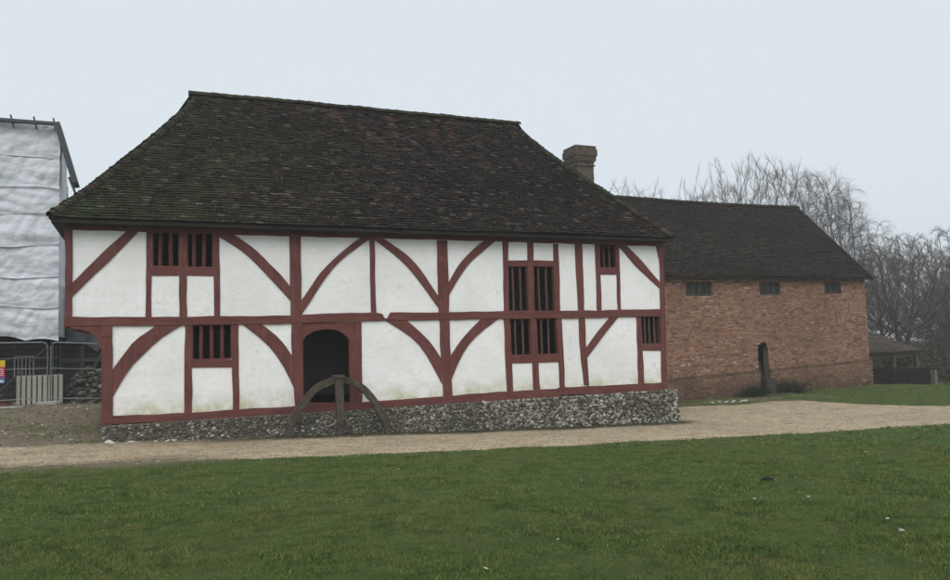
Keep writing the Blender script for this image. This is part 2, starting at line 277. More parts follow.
def bricks():
    m, t, b = mat('handmade_brick', .95, .1); r = island(t); v = coord(t)
    c = ramp(t, r, [(0, (.14, .076, .056)), (.15, (.235, .126, .087)), (.5, (.295, .160, .110)), (.8, (.34, .195, .138)), (.96, (.37, .25, .185)), (.994, (.38, .30, .24)), (1, (.6, .55, .46))])
    n = noi(t, v, 14, 5, .7); c = mix(t, ramp(t, n, [(.4, g3(0)), (.7, g3(.35))]), c, (.20, .145, .10))
    bg_ = noi(t, v, .5, 5, .6); c = mix(t, ramp(t, bg_, [(.42, g3(0)), (.68, g3(.45))]), c, (.135, .078, .052))
    sx = nd(t, 'ShaderNodeSeparateXYZ'); lk(t, v, sx.inputs[0])
    dz = math_(t, 'SUBTRACT', 1.0, math_(t, 'DIVIDE', math_(t, 'ADD', sx.outputs[2], 3.2), 1.15), True)
    c = mix(t, math_(t, 'MULTIPLY', dz, ramp(t, noi(t, v, 1.6, 5, .7), [(.32, g3(.2)), (.58, g3(1))])), c, (.07, .060, .040))
    ln_ = math_(t, 'SUBTRACT', math_(t, 'MULTIPLY', math_(t, 'SUBTRACT', sx.outputs[0], 21.0), .033), 2.33)      # darker courses below the offset, with a dark line along it
    c = mix(t, math_(t, 'MULTIPLY', math_(t, 'LESS_THAN', sx.outputs[2], ln_), .22), c, (.09, .062, .045))
    edge_ = math_(t, 'LESS_THAN', math_(t, 'ABSOLUTE', math_(t, 'SUBTRACT', sx.outputs[2], ln_)), .06)
    c = mix(t, math_(t, 'MULTIPLY', edge_, .5), c, (.045, .045, .028))
    lk(t, c, b.inputs['Base Color']); bump(t, b, n, .5, .01); return m
M_brick = bricks()
def sheeting():
    m, t, b = mat('white_sheeting', .55, .4); v = coord(t)
    n = noi(t, v, .8, 5, .6); c = ramp(t, n, [(.3, (.46, .49, .525)), (.6, (.56, .59, .63)), (.8, (.63, .66, .69))])
    lk(t, c, b.inputs['Base Color']); vo = nd(t, 'ShaderNodeTexVoronoi', feature='DISTANCE_TO_EDGE', i_Scale=1.0); wv = nd(t, 'ShaderNodeTexNoise', i_Scale=1.3, i_Detail=4); vv = coord(t, (1.1, 1.1, 1.8)); lk(t, vv, wv.inputs['Vector']); av = nd(t, 'ShaderNodeVectorMath', operation='ADD'); lk(t, vv, av.inputs[0]); lk(t, wv.outputs['Color'], av.inputs[1]); lk(t, av.outputs[0], vo.inputs['Vector'])
    bump(t, b, math_(t, 'ADD', vo.outputs['Distance'], noi(t, v, 3.0, 5, .6)), .7, .07)
    b.inputs['Transmission Weight'].default_value = 0; return m
M_sheet = sheeting()
def metal(name, c, rough=.5, met=.6):
    m, t, b = mat(name, rough, .5); n = noi(t, coord(t), 20, 4); lk(t, ramp(t, n, [(.3, tuple(x*.7 for x in c)), (.7, c)]), b.inputs['Base Color']); b.inputs['Metallic'].default_value = met; return m
M_galv = metal('galvanised_steel', (.20, .21, .215)); M_dsteel = metal('dull_steel', (.055, .058, .063), .7, .2)
M_leadglass = metal('old_leaded_glass', (.014, .016, .016), .6, .0)
def plain(name, c, rough=.8): return simple(name, [(.3, tuple(x*.82 for x in c)), (.7, c)], 9, 4, rough, .1)
M_barrier = plain('cream_plastic', (.40, .40, .33), .6); M_yel = plain('yellow_print', (.6, .45, .03)); M_mag = plain('magenta_print', (.45, .03, .08)); M_wht = plain('white_print', (.6, .6, .6)); M_blu = plain('blue_print', (.05, .16, .32)); M_blk = plain('black_print', (.02, .02, .02)); M_conc = plain('concrete', (.35, .34, .32))
M_bark = simple('bark', [(.3, (.045, .040, .034)), (.6, (.075, .068, .058)), (.8, (.12, .11, .095))], 3, 6, .95, .7, .05, .1, (3, 3, .6))
M_twig = simple('winter_twigs', [(.3, (.075, .062, .056)), (.7, (.125, .105, .096))], 1)
M_birch = simple('birch_bark', [(.35, (.06, .055, .05)), (.55, (.17, .165, .155)), (.8, (.24, .235, .225))], 2, 6, .9, .4, .02, .1, (3, 3, 1))
def leafmat(name, a, b_, c_):
    m, t, b = mat(name, .8, .15); r = island(t); c = ramp(t, r, [(0, a), (.55, b_), (1, c_)]); lk(t, c, b.inputs['Base Color']); return m
M_scrub = leafmat('winter_scrub', (.028, .028, .016), (.05, .052, .026), (.10, .085, .05))
M_ivy = leafmat('dark_evergreen', (.012, .018, .009), (.022, .03, .014), (.04, .05, .022))

def ground_mat():
    m, t, b = mat('ground_soil_and_turf', .95, .1); v = coord(t)
    n1 = noi(t, v, .45, 6, .6); n2 = noi(t, v, 9, 6, .7); n3 = noi(t, v, 60, 4, .7)
    gr = ramp(t, n2, [(.3, (.034, .052, .014)), (.55, (.066, .092, .024)), (.8, (.11, .125, .042))])
    gr = mix(t, ramp(t, n1, [(.42, g3(0)), (.68, g3(.5))]), gr, (.058, .070, .028))
    dirt = ramp(t, n2, [(.3, (.09, .072, .05)), (.55, (.19, .155, .115)), (.8, (.31, .27, .215))])
    sx = nd(t, 'ShaderNodeSeparateXYZ'); lk(t, v, sx.inputs[0]); x, y = sx.outputs[0], sx.outputs[1]
    # trampled, stony ground left of and behind the timbered house, with patches of turf in it
    yard = math_(t, 'MULTIPLY', math_(t, 'LESS_THAN', x, 8.0), math_(t, 'MULTIPLY', math_(t, 'ADD', y, 4.3), 1.4, True))
    yard = math_(t, 'MULTIPLY', yard, ramp(t, noi(t, v, .75, 5, .65), [(.34, g3(.2)), (.47, g3(1))]), True)
    bare = math_(t, 'MULTIPLY', math_(t, 'GREATER_THAN', x, 19.0), math_(t, 'LESS_THAN', math_(t, 'ABSOLUTE', math_(t, 'SUBTRACT', y, 3.6)), 1.3))
    worn = math_(t, 'MULTIPLY', math_(t, 'MULTIPLY', bare, math_(t, 'LESS_THAN', x, 26.5)), ramp(t, noi(t, v, .8, 4), [(.42, g3(0)), (.55, g3(.8))]))
    under = math_(t, 'MULTIPLY', math_(t, 'GREATER_THAN', x, .5), math_(t, 'GREATER_THAN', y, -.45))
    under = math_(t, 'MULTIPLY', under, math_(t, 'LESS_THAN', x, 17.5))
    d = math_(t, 'MAXIMUM', math_(t, 'MAXIMUM', yard, worn), math_(t, 'MULTIPLY', under, .6))
    c = mix(t, d, gr, dirt)
    spk = ramp(t, noi(t, v, 38, 3, .6), [(.66, g3(0)), (.71, g3(1))]); c = mix(t, math_(t, 'MULTIPLY', spk, math_(t, 'MULTIPLY', d, .8)), c, (.42, .40, .34))
    lk(t, c, b.inputs['Base Color']); bump(t, b, math_(t, 'ADD', n2, math_(t, 'MULTIPLY', n3, .5)), .8, .04); return m
def path_mat():
    m, t, b = mat('gravel', .95, .15); v = coord(t)
    vo = nd(t, 'ShaderNodeTexVoronoi', i_Scale=42.0); lk(t, v, vo.inputs['Vector']); hs_ = nd(t, 'ShaderNodeSeparateColor'); lk(t, vo.outputs['Color'], hs_.inputs[0])
    c = ramp(t, hs_.outputs[0], [(0, (.19, .142, .088)), (.4, (.39, .305, .195)), (.75, (.52, .425, .285)), (1, (.68, .60, .45))])
    n1 = noi(t, v, .5, 5, .65); c = mix(t, ramp(t, n1, [(.35, g3(.4)), (.6, g3(0))]), c, (.19, .155, .105))
    n2 = noi(t, v, 2.6, 7, .75); c = mix(t, ramp(t, n2, [(.50, g3(0)), (.66, g3(.7))]), c, (.13, .10, .068))
    n3 = noi(t, coord(t, (.35, 2.2, 1)), 1.6, 5, .65); c = mix(t, ramp(t, n3, [(.52, g3(0)), (.68, g3(.5))]), c, (.15, .125, .085))
    n4 = noi(t, v, 17, 4, .7); c = mix(t, ramp(t, n4, [(.62, g3(0)), (.70, g3(.7))]), c, (.07, .052, .036))
    sx = nd(t, 'ShaderNodeSeparateXYZ'); lk(t, v, sx.inputs[0])
    near = math_(t, 'SUBTRACT', 1.0, math_(t, 'MULTIPLY', math_(t, 'ABSOLUTE', math_(t, 'ADD', sx.outputs[1], .35)), 1.15), True)   # mossy strip that the eaves drip on
    near = math_(t, 'MULTIPLY', math_(t, 'MULTIPLY', near, math_(t, 'DIVIDE', math_(t, 'SUBTRACT', sx.outputs[0], .4), 5.0, True)), math_(t, 'SUBTRACT', 17.2, sx.outputs[0], True))
    c = mix(t, math_(t, 'MULTIPLY', near, ramp(t, noi(t, v, 1.4, 5, .7), [(.25, g3(.7)), (.5, g3(1.6))])), c, (.045, .045, .026))
    lit = math_(t, 'MULTIPLY', math_(t, 'MULTIPLY', math_(t, 'SUBTRACT', 3.6, sx.outputs[0]), .5, True), math_(t, 'SUBTRACT', 1.0, math_(t, 'MULTIPLY', math_(t, 'ADD', sx.outputs[1], 3.5), 1.1), True))      # leaf litter trodden into the edge at the left
    c = mix(t, math_(t, 'MULTIPLY', lit, ramp(t, noi(t, v, 3, 5, .7), [(.3, g3(.3)), (.6, g3(1))])), c, (.075, .055, .038))
    lk(t, c, b.inputs['Base Color']); bump(t, b, math_(t, 'ADD', vo.outputs['Distance'], n2), .9, .02); return m

# ------------------------------------------------------------------ ground, path
def axis(a, b, n0, far0, far1, nf):
    core = np.linspace(a, b, n0); L = a-np.geomspace(1, a-far0, nf)[::-1]; H = b+np.geomspace(1, far1-b, nf); return np.r_[L, core, H]
X = axis(-12, 48, 240, -420, 420, 40); Y = axis(-20, 24, 200, -420, 420, 40)
GX, GY = np.meshgrid(X, Y); GZ = gz(GX, GY)
wob = np.array([noise.noise(Vector((x*.5, y*.5, 0)))*.03+noise.noise(Vector((x*2.1, y*2.1, 5)))*.012 for x, y in zip(GX.ravel(), GY.ravel())]).reshape(GX.shape)
GZ = GZ+wob
nx, ny = len(X), len(Y); idx = np.arange(nx*ny).reshape(ny, nx)
F = np.stack([idx[:-1, :-1], idx[:-1, 1:], idx[1:, 1:], idx[1:, :-1]], -1).reshape(-1, 4)
gr = mesh_obj('ground', np.stack([GX, GY, GZ], -1).reshape(-1, 3).tolist(), F.tolist(), ground_mat(), None, True)
tag(gr, kind='structure')
def gh(x, y): return G(x, y)+noise.noise(Vector((x*.5, y*.5, 0)))*.03+noise.noise(Vector((x*2.1, y*2.1, 5)))*.012
NEAR = [(-30, -2.6), (-8, -2.9), (-.75, -3.09), (.2, -3.13), (1.37, -3.33), (2.23, -3.65), (4.35, -4.2), (5.92, -4.28), (7.87, -4.52), (9.79, -4.67), (12.09, -4.73), (13.84, -5.02), (15.45, -5.23), (17.46, -5.49), (20.67, -5.81), (30, -7.5), (60, -13)]
FAR = [(-30, 1.0), (-1.27, .36), (-.1, .2), (.6, -.03), (.9, .06), (16.4, .06), (16.9, 1.2), (18, 3.2), (19.9, 3.9), (21.7, 3.2), (23.5, 3.25), (24.3, 2.5), (24.4, .4), (24.9, -1.6), (26.5, -3.2), (32, -4.8), (60, -9.5)]
def edge(T, x): return float(np.interp(x, [p[0] for p in T], [p[1] for p in T]))
def near_y(x): return edge(NEAR, x)+.16*noise.noise(Vector((x*1.1, 3, 0)))+.09*noise.noise(Vector((x*4.5, 3, 0)))
def far_y(x): return edge(FAR, x)+(.12*noise.noise(Vector((x*1.9, 8, 0))) if not .8 < x < 16.5 else 0)
PX = np.r_[np.linspace(-30, -4, 30), np.linspace(-3.9, 30, 330), np.linspace(30.5, 60, 30)]; NV = 34
V = []; 
for x in PX:
    a, b = near_y(x), far_y(x)
    for k in range(NV+1):
        f = k/NV; y = a+(b-a)*f; V.append((x, y, gh(x, y)+.012-(.02 if k in (0, NV) else 0)))
F = [(i*(NV+1)+k, (i+1)*(NV+1)+k, (i+1)*(NV+1)+k+1, i*(NV+1)+k+1) for i in range(len(PX)-1) for k in range(NV)]
tag(mesh_obj('path', V, F, path_mat(), None, True), kind='structure')

# ------------------------------------------------------------------ grass (stuff), loose gravel (stuff)
def scatter(n, x0, x1, y0, y1): return nr.uniform(x0, x1, n), nr.uniform(y0, y1, n)
def fast_mesh(name, V, nv, m):      # V: (count, nv, 3) separate polygons
    me = bpy.data.meshes.new(name); c = len(V)
    me.vertices.add(c*nv); me.vertices.foreach_set('co', V.astype(np.float32).ravel())
    me.loops.add(c*nv); me.loops.foreach_set('vertex_index', np.arange(c*nv, dtype=np.int32))
    me.polygons.add(c); me.polygons.foreach_set('loop_start', np.arange(c, dtype=np.int32)*nv); me.update(calc_edges=True)
    me.materials.append(m); o = bpy.data.objects.new(name, me); COL.objects.link(o); return o
M_grass = None
def grass_mat():
    m, t, b = mat('grass_blades', .75, .2); r = island(t); v = coord(t)
    c = ramp(t, r, [(0, (.050, .098, .020)), (.4, (.086, .152, .031)), (.75, (.130, .195, .046)), (.94, (.22, .235, .075)), (1, (.36, .31, .16))])
    n = noi(t, v, .55, 5, .6); c = mix(t, ramp(t, n, [(.4, g3(0)), (.66, g3(.6))]), c, (.175, .185, .060))
    nb = noi(t, v, 1.15, 6, .7); c = mix(t, ramp(t, nb, [(.56, g3(0)), (.70, g3(.7))]), c, (.21, .18, .08))
    n2 = noi(t, v, 3.2, 6, .7); c = mix(t, ramp(t, n2, [(.46, g3(0)), (.64, g3(.75))]), c, (.034, .070, .019))
    lk(t, c, b.inputs['Base Color']); b.inputs['Subsurface Weight'].default_value = 0; return m
M_grass = grass_mat()
def interp_v(T, x): return np.interp(x, [p[0] for p in T], [p[1] for p in T])
def on_lawn(x, y):
    near = interp_v(NEAR, x)+.22*np.sin(x*3.1+np.sin(x*1.7)*2)*.5+nr.normal(0, .12, len(x))
    far = interp_v(FAR, x)+nr.normal(0, .08, len(x))
    patch = np.sin(x*.9+1)*np.sin(y*.8+.3)+.5*np.sin(x*2.3-y*1.7)+.4*np.sin(x*4.1+y*3.3)
    lawn = (y < near)
    foot = (y < -.12) & (y > -.62) & (x > 4.5) & (x < 16.9) & (nr.rand(len(x)) < .16*np.clip((y+.62)*3, 0, 1))
    strip = (y < near) & (y > near-1.1) & (x < 3.2); lawn &= ~(strip & (nr.rand(len(x)) < .75*np.clip((y-near+1.1)/.7, 0, 1)))
    right = (y > far) & (x > 17) & ~((y > 5.45) & (x < 31.9)) & ~((x > 19) & (x < 26.5) & (np.abs(y-3.6) < 1.3) & (nr.rand(len(x)) < .45))
    yard = (y > far+.1) & (x < .8) & (patch > .62)
    return lawn | right | yard | foot
def grass(n, x0, x1, y0, y1, dmin, dmax, hh, ww, lo=0, hi=1, keep=None):
    x, y = scatter(n, x0, x1, y0, y1); d = np.hypot(x-CAM[0], y-CAM[1]); az = np.degrees(np.arctan2(x-CAM[0], y-CAM[1]))
    ok = (d > dmin) & (d < dmax) & (az > -18) & (az < 64) & on_lawn(x, y)
    if keep is not None: ok &= keep(x, y)
    x, y = x[ok], y[ok]; c = len(x)
    z = gz(x, y)+np.array([noise.noise(Vector((a*.5, b*.5, 0)))*.03+noise.noise(Vector((a*2.1, b*2.1, 5)))*.012 for a, b in zip(x, y)])
    th = nr.uniform(0, 2*np.pi, c); clump = .75+.5*np.sin(x*2.7+np.sin(y*3.1))*np.sin(y*2.9+np.sin(x*1.3)); h = hh*nr.uniform(.5, 1.3, c)*clump.clip(.45, 1.4); wd = ww*nr.uniform(.7, 1.3, c)
    ln = nr.uniform(.1, .9, c)*h; la = nr.uniform(0, 2*np.pi, c); P = np.stack([x, y, z-.004], -1)
    s = np.stack([np.cos(th), np.sin(th), 0*th], -1)*wd[:, None]/2; tip = P+np.stack([np.cos(la)*ln, np.sin(la)*ln, h], -1); mid = P+np.stack([np.cos(la)*ln*.3, np.sin(la)*ln*.3, h*.6], -1)
    return np.stack([P-s, P+s, mid+s*.8, tip, mid-s*.8], 1)
A = np.concatenate([grass(1300000, -2.5, 12.5, -17.5, -5, 0, 9.5, .030, .0048), grass(900000, -5, 22, -14, -2, 9.5, 17, .030, .009), grass(420000, -8, 46, -13, 12, 17, 48, .042, .020)])
tag(fast_mesh('grass', A, 5, M_grass), 'short damp winter turf in front of and beside the houses', 'grass', None, 'stuff')
# loose gravel thrown over the path and its edges
mb = MB(); Vi, Fi = ico(1)
x, y = scatter(26000, -3, 26, -6.5, 1); nyv = interp_v(NEAR, x); fyv = interp_v(FAR, x)
ok = (y > nyv-.15-np.abs(nr.normal(0, .10, len(x)))) & (y < np.minimum(fyv, -.2)) & ~((x > 3) & (x < 17) & (y > -.85) & (nr.rand(len(x)) < .85))
x, y = x[ok][:13000], y[ok][:13000]
c = len(x); oct_ = np.array([(1, 0, 0), (0, 1, 0), (-1, 0, 0), (0, -1, 0), (0, 0, 1)], float)
rr = nr.uniform(.006, .019, (c, 1, 1))*np.stack([nr.uniform(.7, 1.3, c), nr.uniform(.7, 1.3, c), nr.uniform(.4, .8, c)], -1)[:, None, :]
a_ = nr.uniform(0, 6.28, c); ca, sa = np.cos(a_), np.sin(a_)
O = oct_[None]*rr; O = np.stack([O[..., 0]*ca[:, None]-O[..., 1]*sa[:, None], O[..., 0]*sa[:, None]+O[..., 1]*ca[:, None], O[..., 2]], -1)
P = np.stack([x, y, np.array([gh(a, b) for a, b in zip(x, y)])+.012], -1)[:, None, :]+O
Fo = np.array([(0, 1, 4), (1, 2, 4), (2, 3, 4), (3, 0, 4)])
me_f = (np.arange(c)[:, None, None]*5+Fo[None]).reshape(-1, 3)
m, t, b = mat('gravel_pebbles', .85, .2); lk(t, ramp(t, island(t), [(0, (.14, .11, .075)), (.4, (.32, .25, .17)), (.8, (.45, .38, .27)), (.95, (.44, .40, .33)), (1, (.62, .6, .54))]), b.inputs['Base Color'])
tag(mesh_obj('gravel', P.reshape(-1, 3).tolist(), me_f.tolist(), m), 'loose pale gravel scattered over the path', 'gravel', None, 'stuff')

# ================================================================== TIMBER-FRAMED HOUSE
H = empty('timber_framed_house', 'long white house with red timbers and a jetty, under a dark hipped tile roof', 'house', None, (8, 3, -3))
bpy.context.view_layer.update(); HI = H.matrix_world.inverted()
def part(o, P=None):
    P = P or H; o.parent = P; return o
L0, L1, W6 = 0.0, 16.3, 6.0
def resample(P, n):
    P = [Vector(p) for p in P]; d = [0]
    for a, b in zip(P, P[1:]): d.append(d[-1]+(b-a).length)
    # smooth curve through the points by Catmull-Rom when there are more than two
    out = []
    for i in range(n):
        s = d[-1]*i/(n-1); k = max(j for j in range(len(P)-1) if d[j] <= s+1e-9); f = (s-d[k])/(d[k+1]-d[k])
        if len(P) == 2: out.append(P[0].lerp(P[1], f)); continue
        p0, p1, p2, p3 = P[max(k-1, 0)], P[k], P[k+1], P[min(k+2, len(P)-1)]
        out.append(.5*((2*p1)+(-p0+p2)*f+(2*p0-5*p1+4*p2-p3)*f*f+(-p0+3*p1-3*p2+p3)*f**3))
    return out
OUT = {'post': -.038, 'stud': -.024, 'brace': -.030, 'rail': -.020, 'jetty_beam': -.045, 'sill_beam': -.042}
cnt = 0
def timber(kind, A, B, vert, y1=.12, y0=None, n=None, name=None):
    global cnt; cnt += 1
    ln = max((Vector(A[i+1])-Vector(A[i])).length for i in range(len(A)-1)); tot = sum((Vector(a)-Vector(b)).length for a, b in zip(A, A[1:]))
    n = n or max(4, int(tot/.16)); a, b = resample(A, n), resample(B, n); y0 = OUT[kind]-cnt*.00013 if y0 is None else y0
    o = rng.random()*50; am = .010
    for i in range(n):
        s = i*.16
        d = (b[i]-a[i]).normalized()
        a[i] = a[i]+d*am*noise.noise(Vector((o, s*2.5, 0)))*1.6; b[i] = b[i]+d*am*noise.noise(Vector((o+9, s*2.5, 0)))*1.6
    V = []; F = []
    for i in range(n):
        yy = y0+.007*noise.noise(Vector((o+3, i*.3, 1))); V += [(a[i].x, yy, a[i].y), (b[i].x, yy, b[i].y), (b[i].x, y1, b[i].y), (a[i].x, y1, a[i].y)]
    for i in range(n-1):
        k = i*4
        for j in range(4): F.append((k+j, k+(j+1) % 4, k+4+(j+1) % 4, k+4+j))
    F += [(3, 2, 1, 0), (n*4-4, n*4-3, n*4-2, n*4-1)]
    mb = MB().add(V, F); ob = mb.build(name or kind, M_tv if vert else M_th, H, .007)
    bm = bmesh.new(); bm.from_mesh(ob.data); bmesh.ops.recalc_face_normals(bm, faces=bm.faces); bm.to_mesh(ob.data); bm.free(); return ob
def rel(o):      # the empty is not at the origin: shift the mesh so that world places stay as written
    o.matrix_parent_inverse = HI; return o
for k, A, B in TIMBERS: rel(timber(k, A, B, k in ('post', 'stud', 'brace')))
for k, A, B in BEAMS: rel(timber(k, A, B, False, .14))
# wall plate under the eaves (level beam, four scarfed lengths)
for a, b in ((-.02, 5.0), (5.005, 9.0), (9.005, 12.5), (12.505, 16.33)):
    rel(timber('wall_plate', [(a, 2.36), (b, 2.36)], [(a, 2.165+.012*math.sin(a)), (b, 2.165+.012*math.sin(b))], False, .14, -.034-.001*a/9))
# jetty bracket and bearer block at the left end
rel(MB().prism(BRACKET[::-1], -.03, .13).build('jetty_bracket', M_tv, H, .006)); rel(MB().prism([(x, z) for x, z in BLOCK], -.055, .1).build('post_head', M_tv, H, .008))
# plaster wall with real openings
def holed(x0, x1, z0, z1, holes, y0, y1):
    mb = MB(); xs = sorted({x0, x1}|{h[0] for h in holes}|{h[1] for h in holes}); zs = sorted({z0, z1}|{h[2] for h in holes}|{h[3] for h in holes})
    xs = [x for x in xs if x0 <= x <= x1]; zs = [z for z in zs if z0 <= z <= z1]
    xi = {x: i for i, x in enumerate(xs)}; zi = {z: i for i, z in enumerate(zs)}
    solid = [[not any(h[0]-1e-6 <= a and b <= h[1]+1e-6 and h[2]-1e-6 <= c and d <= h[3]+1e-6 for h in holes) for c, d in zip(zs, zs[1:])] for a, b in zip(xs, xs[1:])]
    n = len(xs)*len(zs); V = [(x, y, z) for y in (y0, y1) for x in xs for z in zs]; I = lambda i, j, s: s*n+i*len(zs)+j; F = []
    for i in range(len(xs)-1):
        for j in range(len(zs)-1):
            if not solid[i][j]: continue
            F += [(I(i, j, 0), I(i+1, j, 0), I(i+1, j+1, 0), I(i, j+1, 0)), (I(i, j, 1), I(i, j+1, 1), I(i+1, j+1, 1), I(i+1, j, 1))]
            s = lambda a, b: 0 <= a < len(solid) and 0 <= b < len(solid[0]) and solid[a][b]
            if not s(i-1, j): F.append((I(i, j, 0), I(i, j+1, 0), I(i, j+1, 1), I(i, j, 1)))
            if not s(i+1, j): F.append((I(i+1, j, 0), I(i+1, j, 1), I(i+1, j+1, 1), I(i+1, j+1, 0)))
            if not s(i, j-1): F.append((I(i, j, 0), I(i, j, 1), I(i+1, j, 1), I(i+1, j, 0)))
            if not s(i, j+1): F.append((I(i, j+1, 0), I(i+1, j+1, 0), I(i+1, j+1, 1), I(i, j+1, 1)))
    return mb.add(V, F)
up = [(a-.012, b+.012, c-.012, d+.005) for a, b, c, d, _ in WINDOWS if d > .3]; lo = [(a-.012, b+.012, c-.012, d+.004) for a, b, c, d, _ in WINDOWS if d < .3]+[(5.19, 6.47, -2.2, -.05)]
mb = holed(.05, 16.25, .08, 2.3, up, 0, .11); mb2 = holed(.80, 16.22, -2.2, .079, lo, 0, .11); mb.add(mb2.V, mb2.F)
rel(mb.build('plaster_wall', M_pl, H))
# the other three walls: plaster between posts
mb = MB().box(.02, .12, .14, W6, .1, 2.3).box(.80, .90, .12, W6, -2.2, -.02).box(16.13, 16.23, .14, W6, -2.2, 2.3).box(.13, .9, W6-.11, W6, -.02, 2.3).box(.901, 16.12, W6-.11, W6, -2.3, 2.3)
rel(mb.build('end_wall', M_pl, H)); rel(MB().box(16.04, 16.12, .125, 5.88, -2.19, 0).build('dark_inner_panel', M_inside, H))  # dark panel added so the right-hand lower window stays black inside
for xx, z0, z1 in ((0, -.02, 2.3), (.73, -2.2, -.03)):
    for yy in (2.0, 4.0, 5.9): rel(MB().box(xx-.03, xx+.10, yy-.1, yy+.1, z0, z1).build('post', M_tv, H, .006))
rel(MB().box(16.22, 16.30, 2.9, 3.1, -2.2, 2.3).build('post', M_tv, H, .006)); rel(MB().box(16.22, 16.30, 5.78, 6.0, -2.2, 2.3).build('post', M_tv, H, .006))
rel(MB().box(-.04, .14, .15, W6, -.02, .2).build('jetty_beam', M_th, H, .006)); rel(MB().box(.71, .93, .13, W6, -2.25, -2.05).build('sill_beam', M_th, H, .006))
rel(MB().box(16.20, 16.31, .13, W6, -2.27, -2.02).build('sill_beam', M_th, H, .006)); rel(MB().box(16.20, 16.31, .15, W6, 0, .2).build('jetty_beam', M_th, H, .006))
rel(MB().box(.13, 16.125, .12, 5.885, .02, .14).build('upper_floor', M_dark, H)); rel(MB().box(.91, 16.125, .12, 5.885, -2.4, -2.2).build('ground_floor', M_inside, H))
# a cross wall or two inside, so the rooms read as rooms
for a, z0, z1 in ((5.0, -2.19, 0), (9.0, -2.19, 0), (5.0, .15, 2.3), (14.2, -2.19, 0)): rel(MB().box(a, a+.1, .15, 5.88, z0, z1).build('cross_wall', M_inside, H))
# windows: lined opening with diamond-set bars
for i, (a, b, c, d, bars) in enumerate(WINDOWS):
    f = MB(); tk = .022
    f.box(a-.01, a+tk, .012, .10, c-.01, d).box(b-tk, b+.01, .012, .10, c-.01, d).box(a+tk, b-tk, .012, .10, c-.01, c+.03).box(a+tk, b-tk, .014, .10, d-.02, d+.003)
    wo = rel(f.build('window', M_tv, H)); m_ = M_tv if i in (0, 1, 5) else M_bar
    for q in bars:
        r_ = .044 if i in (0, 1, 5) else .036; rel2 = MB()
        P8 = [(q-r_, .055, c+.02), (q, .055-r_, c+.02), (q+r_, .055, c+.02), (q, .055+r_, c+.02)]; dx = rng.uniform(-.008, .008)
        rel2.hexa(P8+[(x+dx, y, d-.01) for x, y, _ in P8]); mo = rel2.build('mullion', m_, wo); mo.matrix_parent_inverse = wo.matrix_world.inverted() @ Matrix.Identity(4)
        mo.matrix_parent_inverse = Matrix.Identity(4)
# doorway: arched head cut from one plank, right-hand jambs, threshold
arc = [(x, z) for x, z in DOOR]
pts = [(5.16, -.475), (5.16, -.012), (6.565, -.028), (6.565, -.54)]+[(x, z) for x, z in arc[9:0:-1]]
rel(MB().prism(pts[::-1], -.012, .10).build('door_head', M_th, H, .004))
rel(timber('post', [(6.405, -.54), (6.400, -2.08)], [(6.552, -.035), (6.528, -2.07)], True, .12, -.016, 12, 'door_jamb')); rel(timber('post', [(6.545, -.02), (6.52, -2.08)], [(6.735, -.02), (6.712, -2.09)], True, .12, -.03, 12))
rel(MB().box(5.2, 5.232, -.015, .10, -2.05, -.48).build('door_jamb', M_tv, H)); rel(MB().box(5.1, 6.75, -.11, -.045, -2.36, -2.315).build('threshold', M_grey, H, .006))
# --- roof
ZE, ZR, YE, YR = 2.36, 6.50, -.42, 3.0
XL, XR, RL, RR = -.28, 16.42, 2.80, 13.0
SL = math.hypot(ZR-ZE, YR-YE); uy, uz = (YR-YE)/SL, (ZR-ZE)/SL; GT = .905        # gablets take the top of the hips
def rs_(x, t):      # a point on the front slope at x, t metres up the slope; the old roof sags a little
    s = .06*noise.noise(Vector((x*.28, t*.35, 2)))+.02*noise.noise(Vector((x*1.1, t*1.3, 7)))-.07*math.sin(math.pi*max(0, min(1, t/SL)))
    return Vector((x, YE+uy*t-uz*s, ZE+uz*t+uy*s+.07*(x/16)*(t/SL)))
def lims(t):
    f = min(1, t/(SL*GT)); f2 = f; e = .10*math.sin(math.pi*f)
    return XL+(RL-XL)*f+e*.6, XR+(RR-XR)*f2-e
def tile_field(name, m, parent, pos, limits, slen, nrm, gauge=.1, wd=.168, tk=.020, seed=1, base=.03, up=None, skip=0):
    r = random.Random(seed); mb = MB(); k = 0; t = 0.0
    while t < slen-.02:
        x0, x1 = limits(t+.05); x = x0-r.random()*wd
        while x < x1:
            a, b = max(x, x0), min(x+wd-.004, x1); x += wd
            if b-a < .03 or r.random() < skip: continue
            j = r.gauss(0, .006); e = max(0, r.gauss(.002, .008)); dt = r.gauss(0, .007)
            t1 = min(t+gauge+.045, slen+.03)
            p = [pos(a, t+dt), pos(b, t+dt+r.gauss(0, .003)), pos(b, t1), pos(a, t1)]
            lo = [p[0]+nrm*(base+tk+e), p[1]+nrm*(base+tk+e+j), p[2]+nrm*base*.72, p[3]+nrm*base*.72]
            mb.add([v-nrm*tk*.95 for v in lo]+lo, [(4, 5, 6, 7), (0, 1, 5, 4), (1, 2, 6, 5), (3, 0, 4, 7)])
        t += gauge*(1+r.gauss(0, .02)); k += 1
    return mb
roof_core = MB()
def core_pt(x, t, d=-.02): return rs_(x, t)+Vector((0, -uz, uy))*d
NXR, NTR = 60, 24; V = []; F = []
for i in range(NXR+1):
    for j in range(NTR+1):
        t = SL*j/NTR; a, b = lims(t); V.append(core_pt(a+(b-a)*i/NXR, t, -.01))
for i in range(NXR):
    for j in range(NTR): q = i*(NTR+1)+j; F.append((q, q+NTR+1, q+NTR+2, q+1))
roof_core.add(V, F)
zg = ZE+(ZR-ZE)*GT; yg = YE+(YR-YE)*GT; YB = 2*YR-YE
roof_core.add([(XL, YE, ZE), (XL, YB, ZE), (RL, 2*YR-yg, zg), (RL, yg, zg), (RL, YR, ZR)], [(0, 3, 2, 1), (3, 4, 2)])
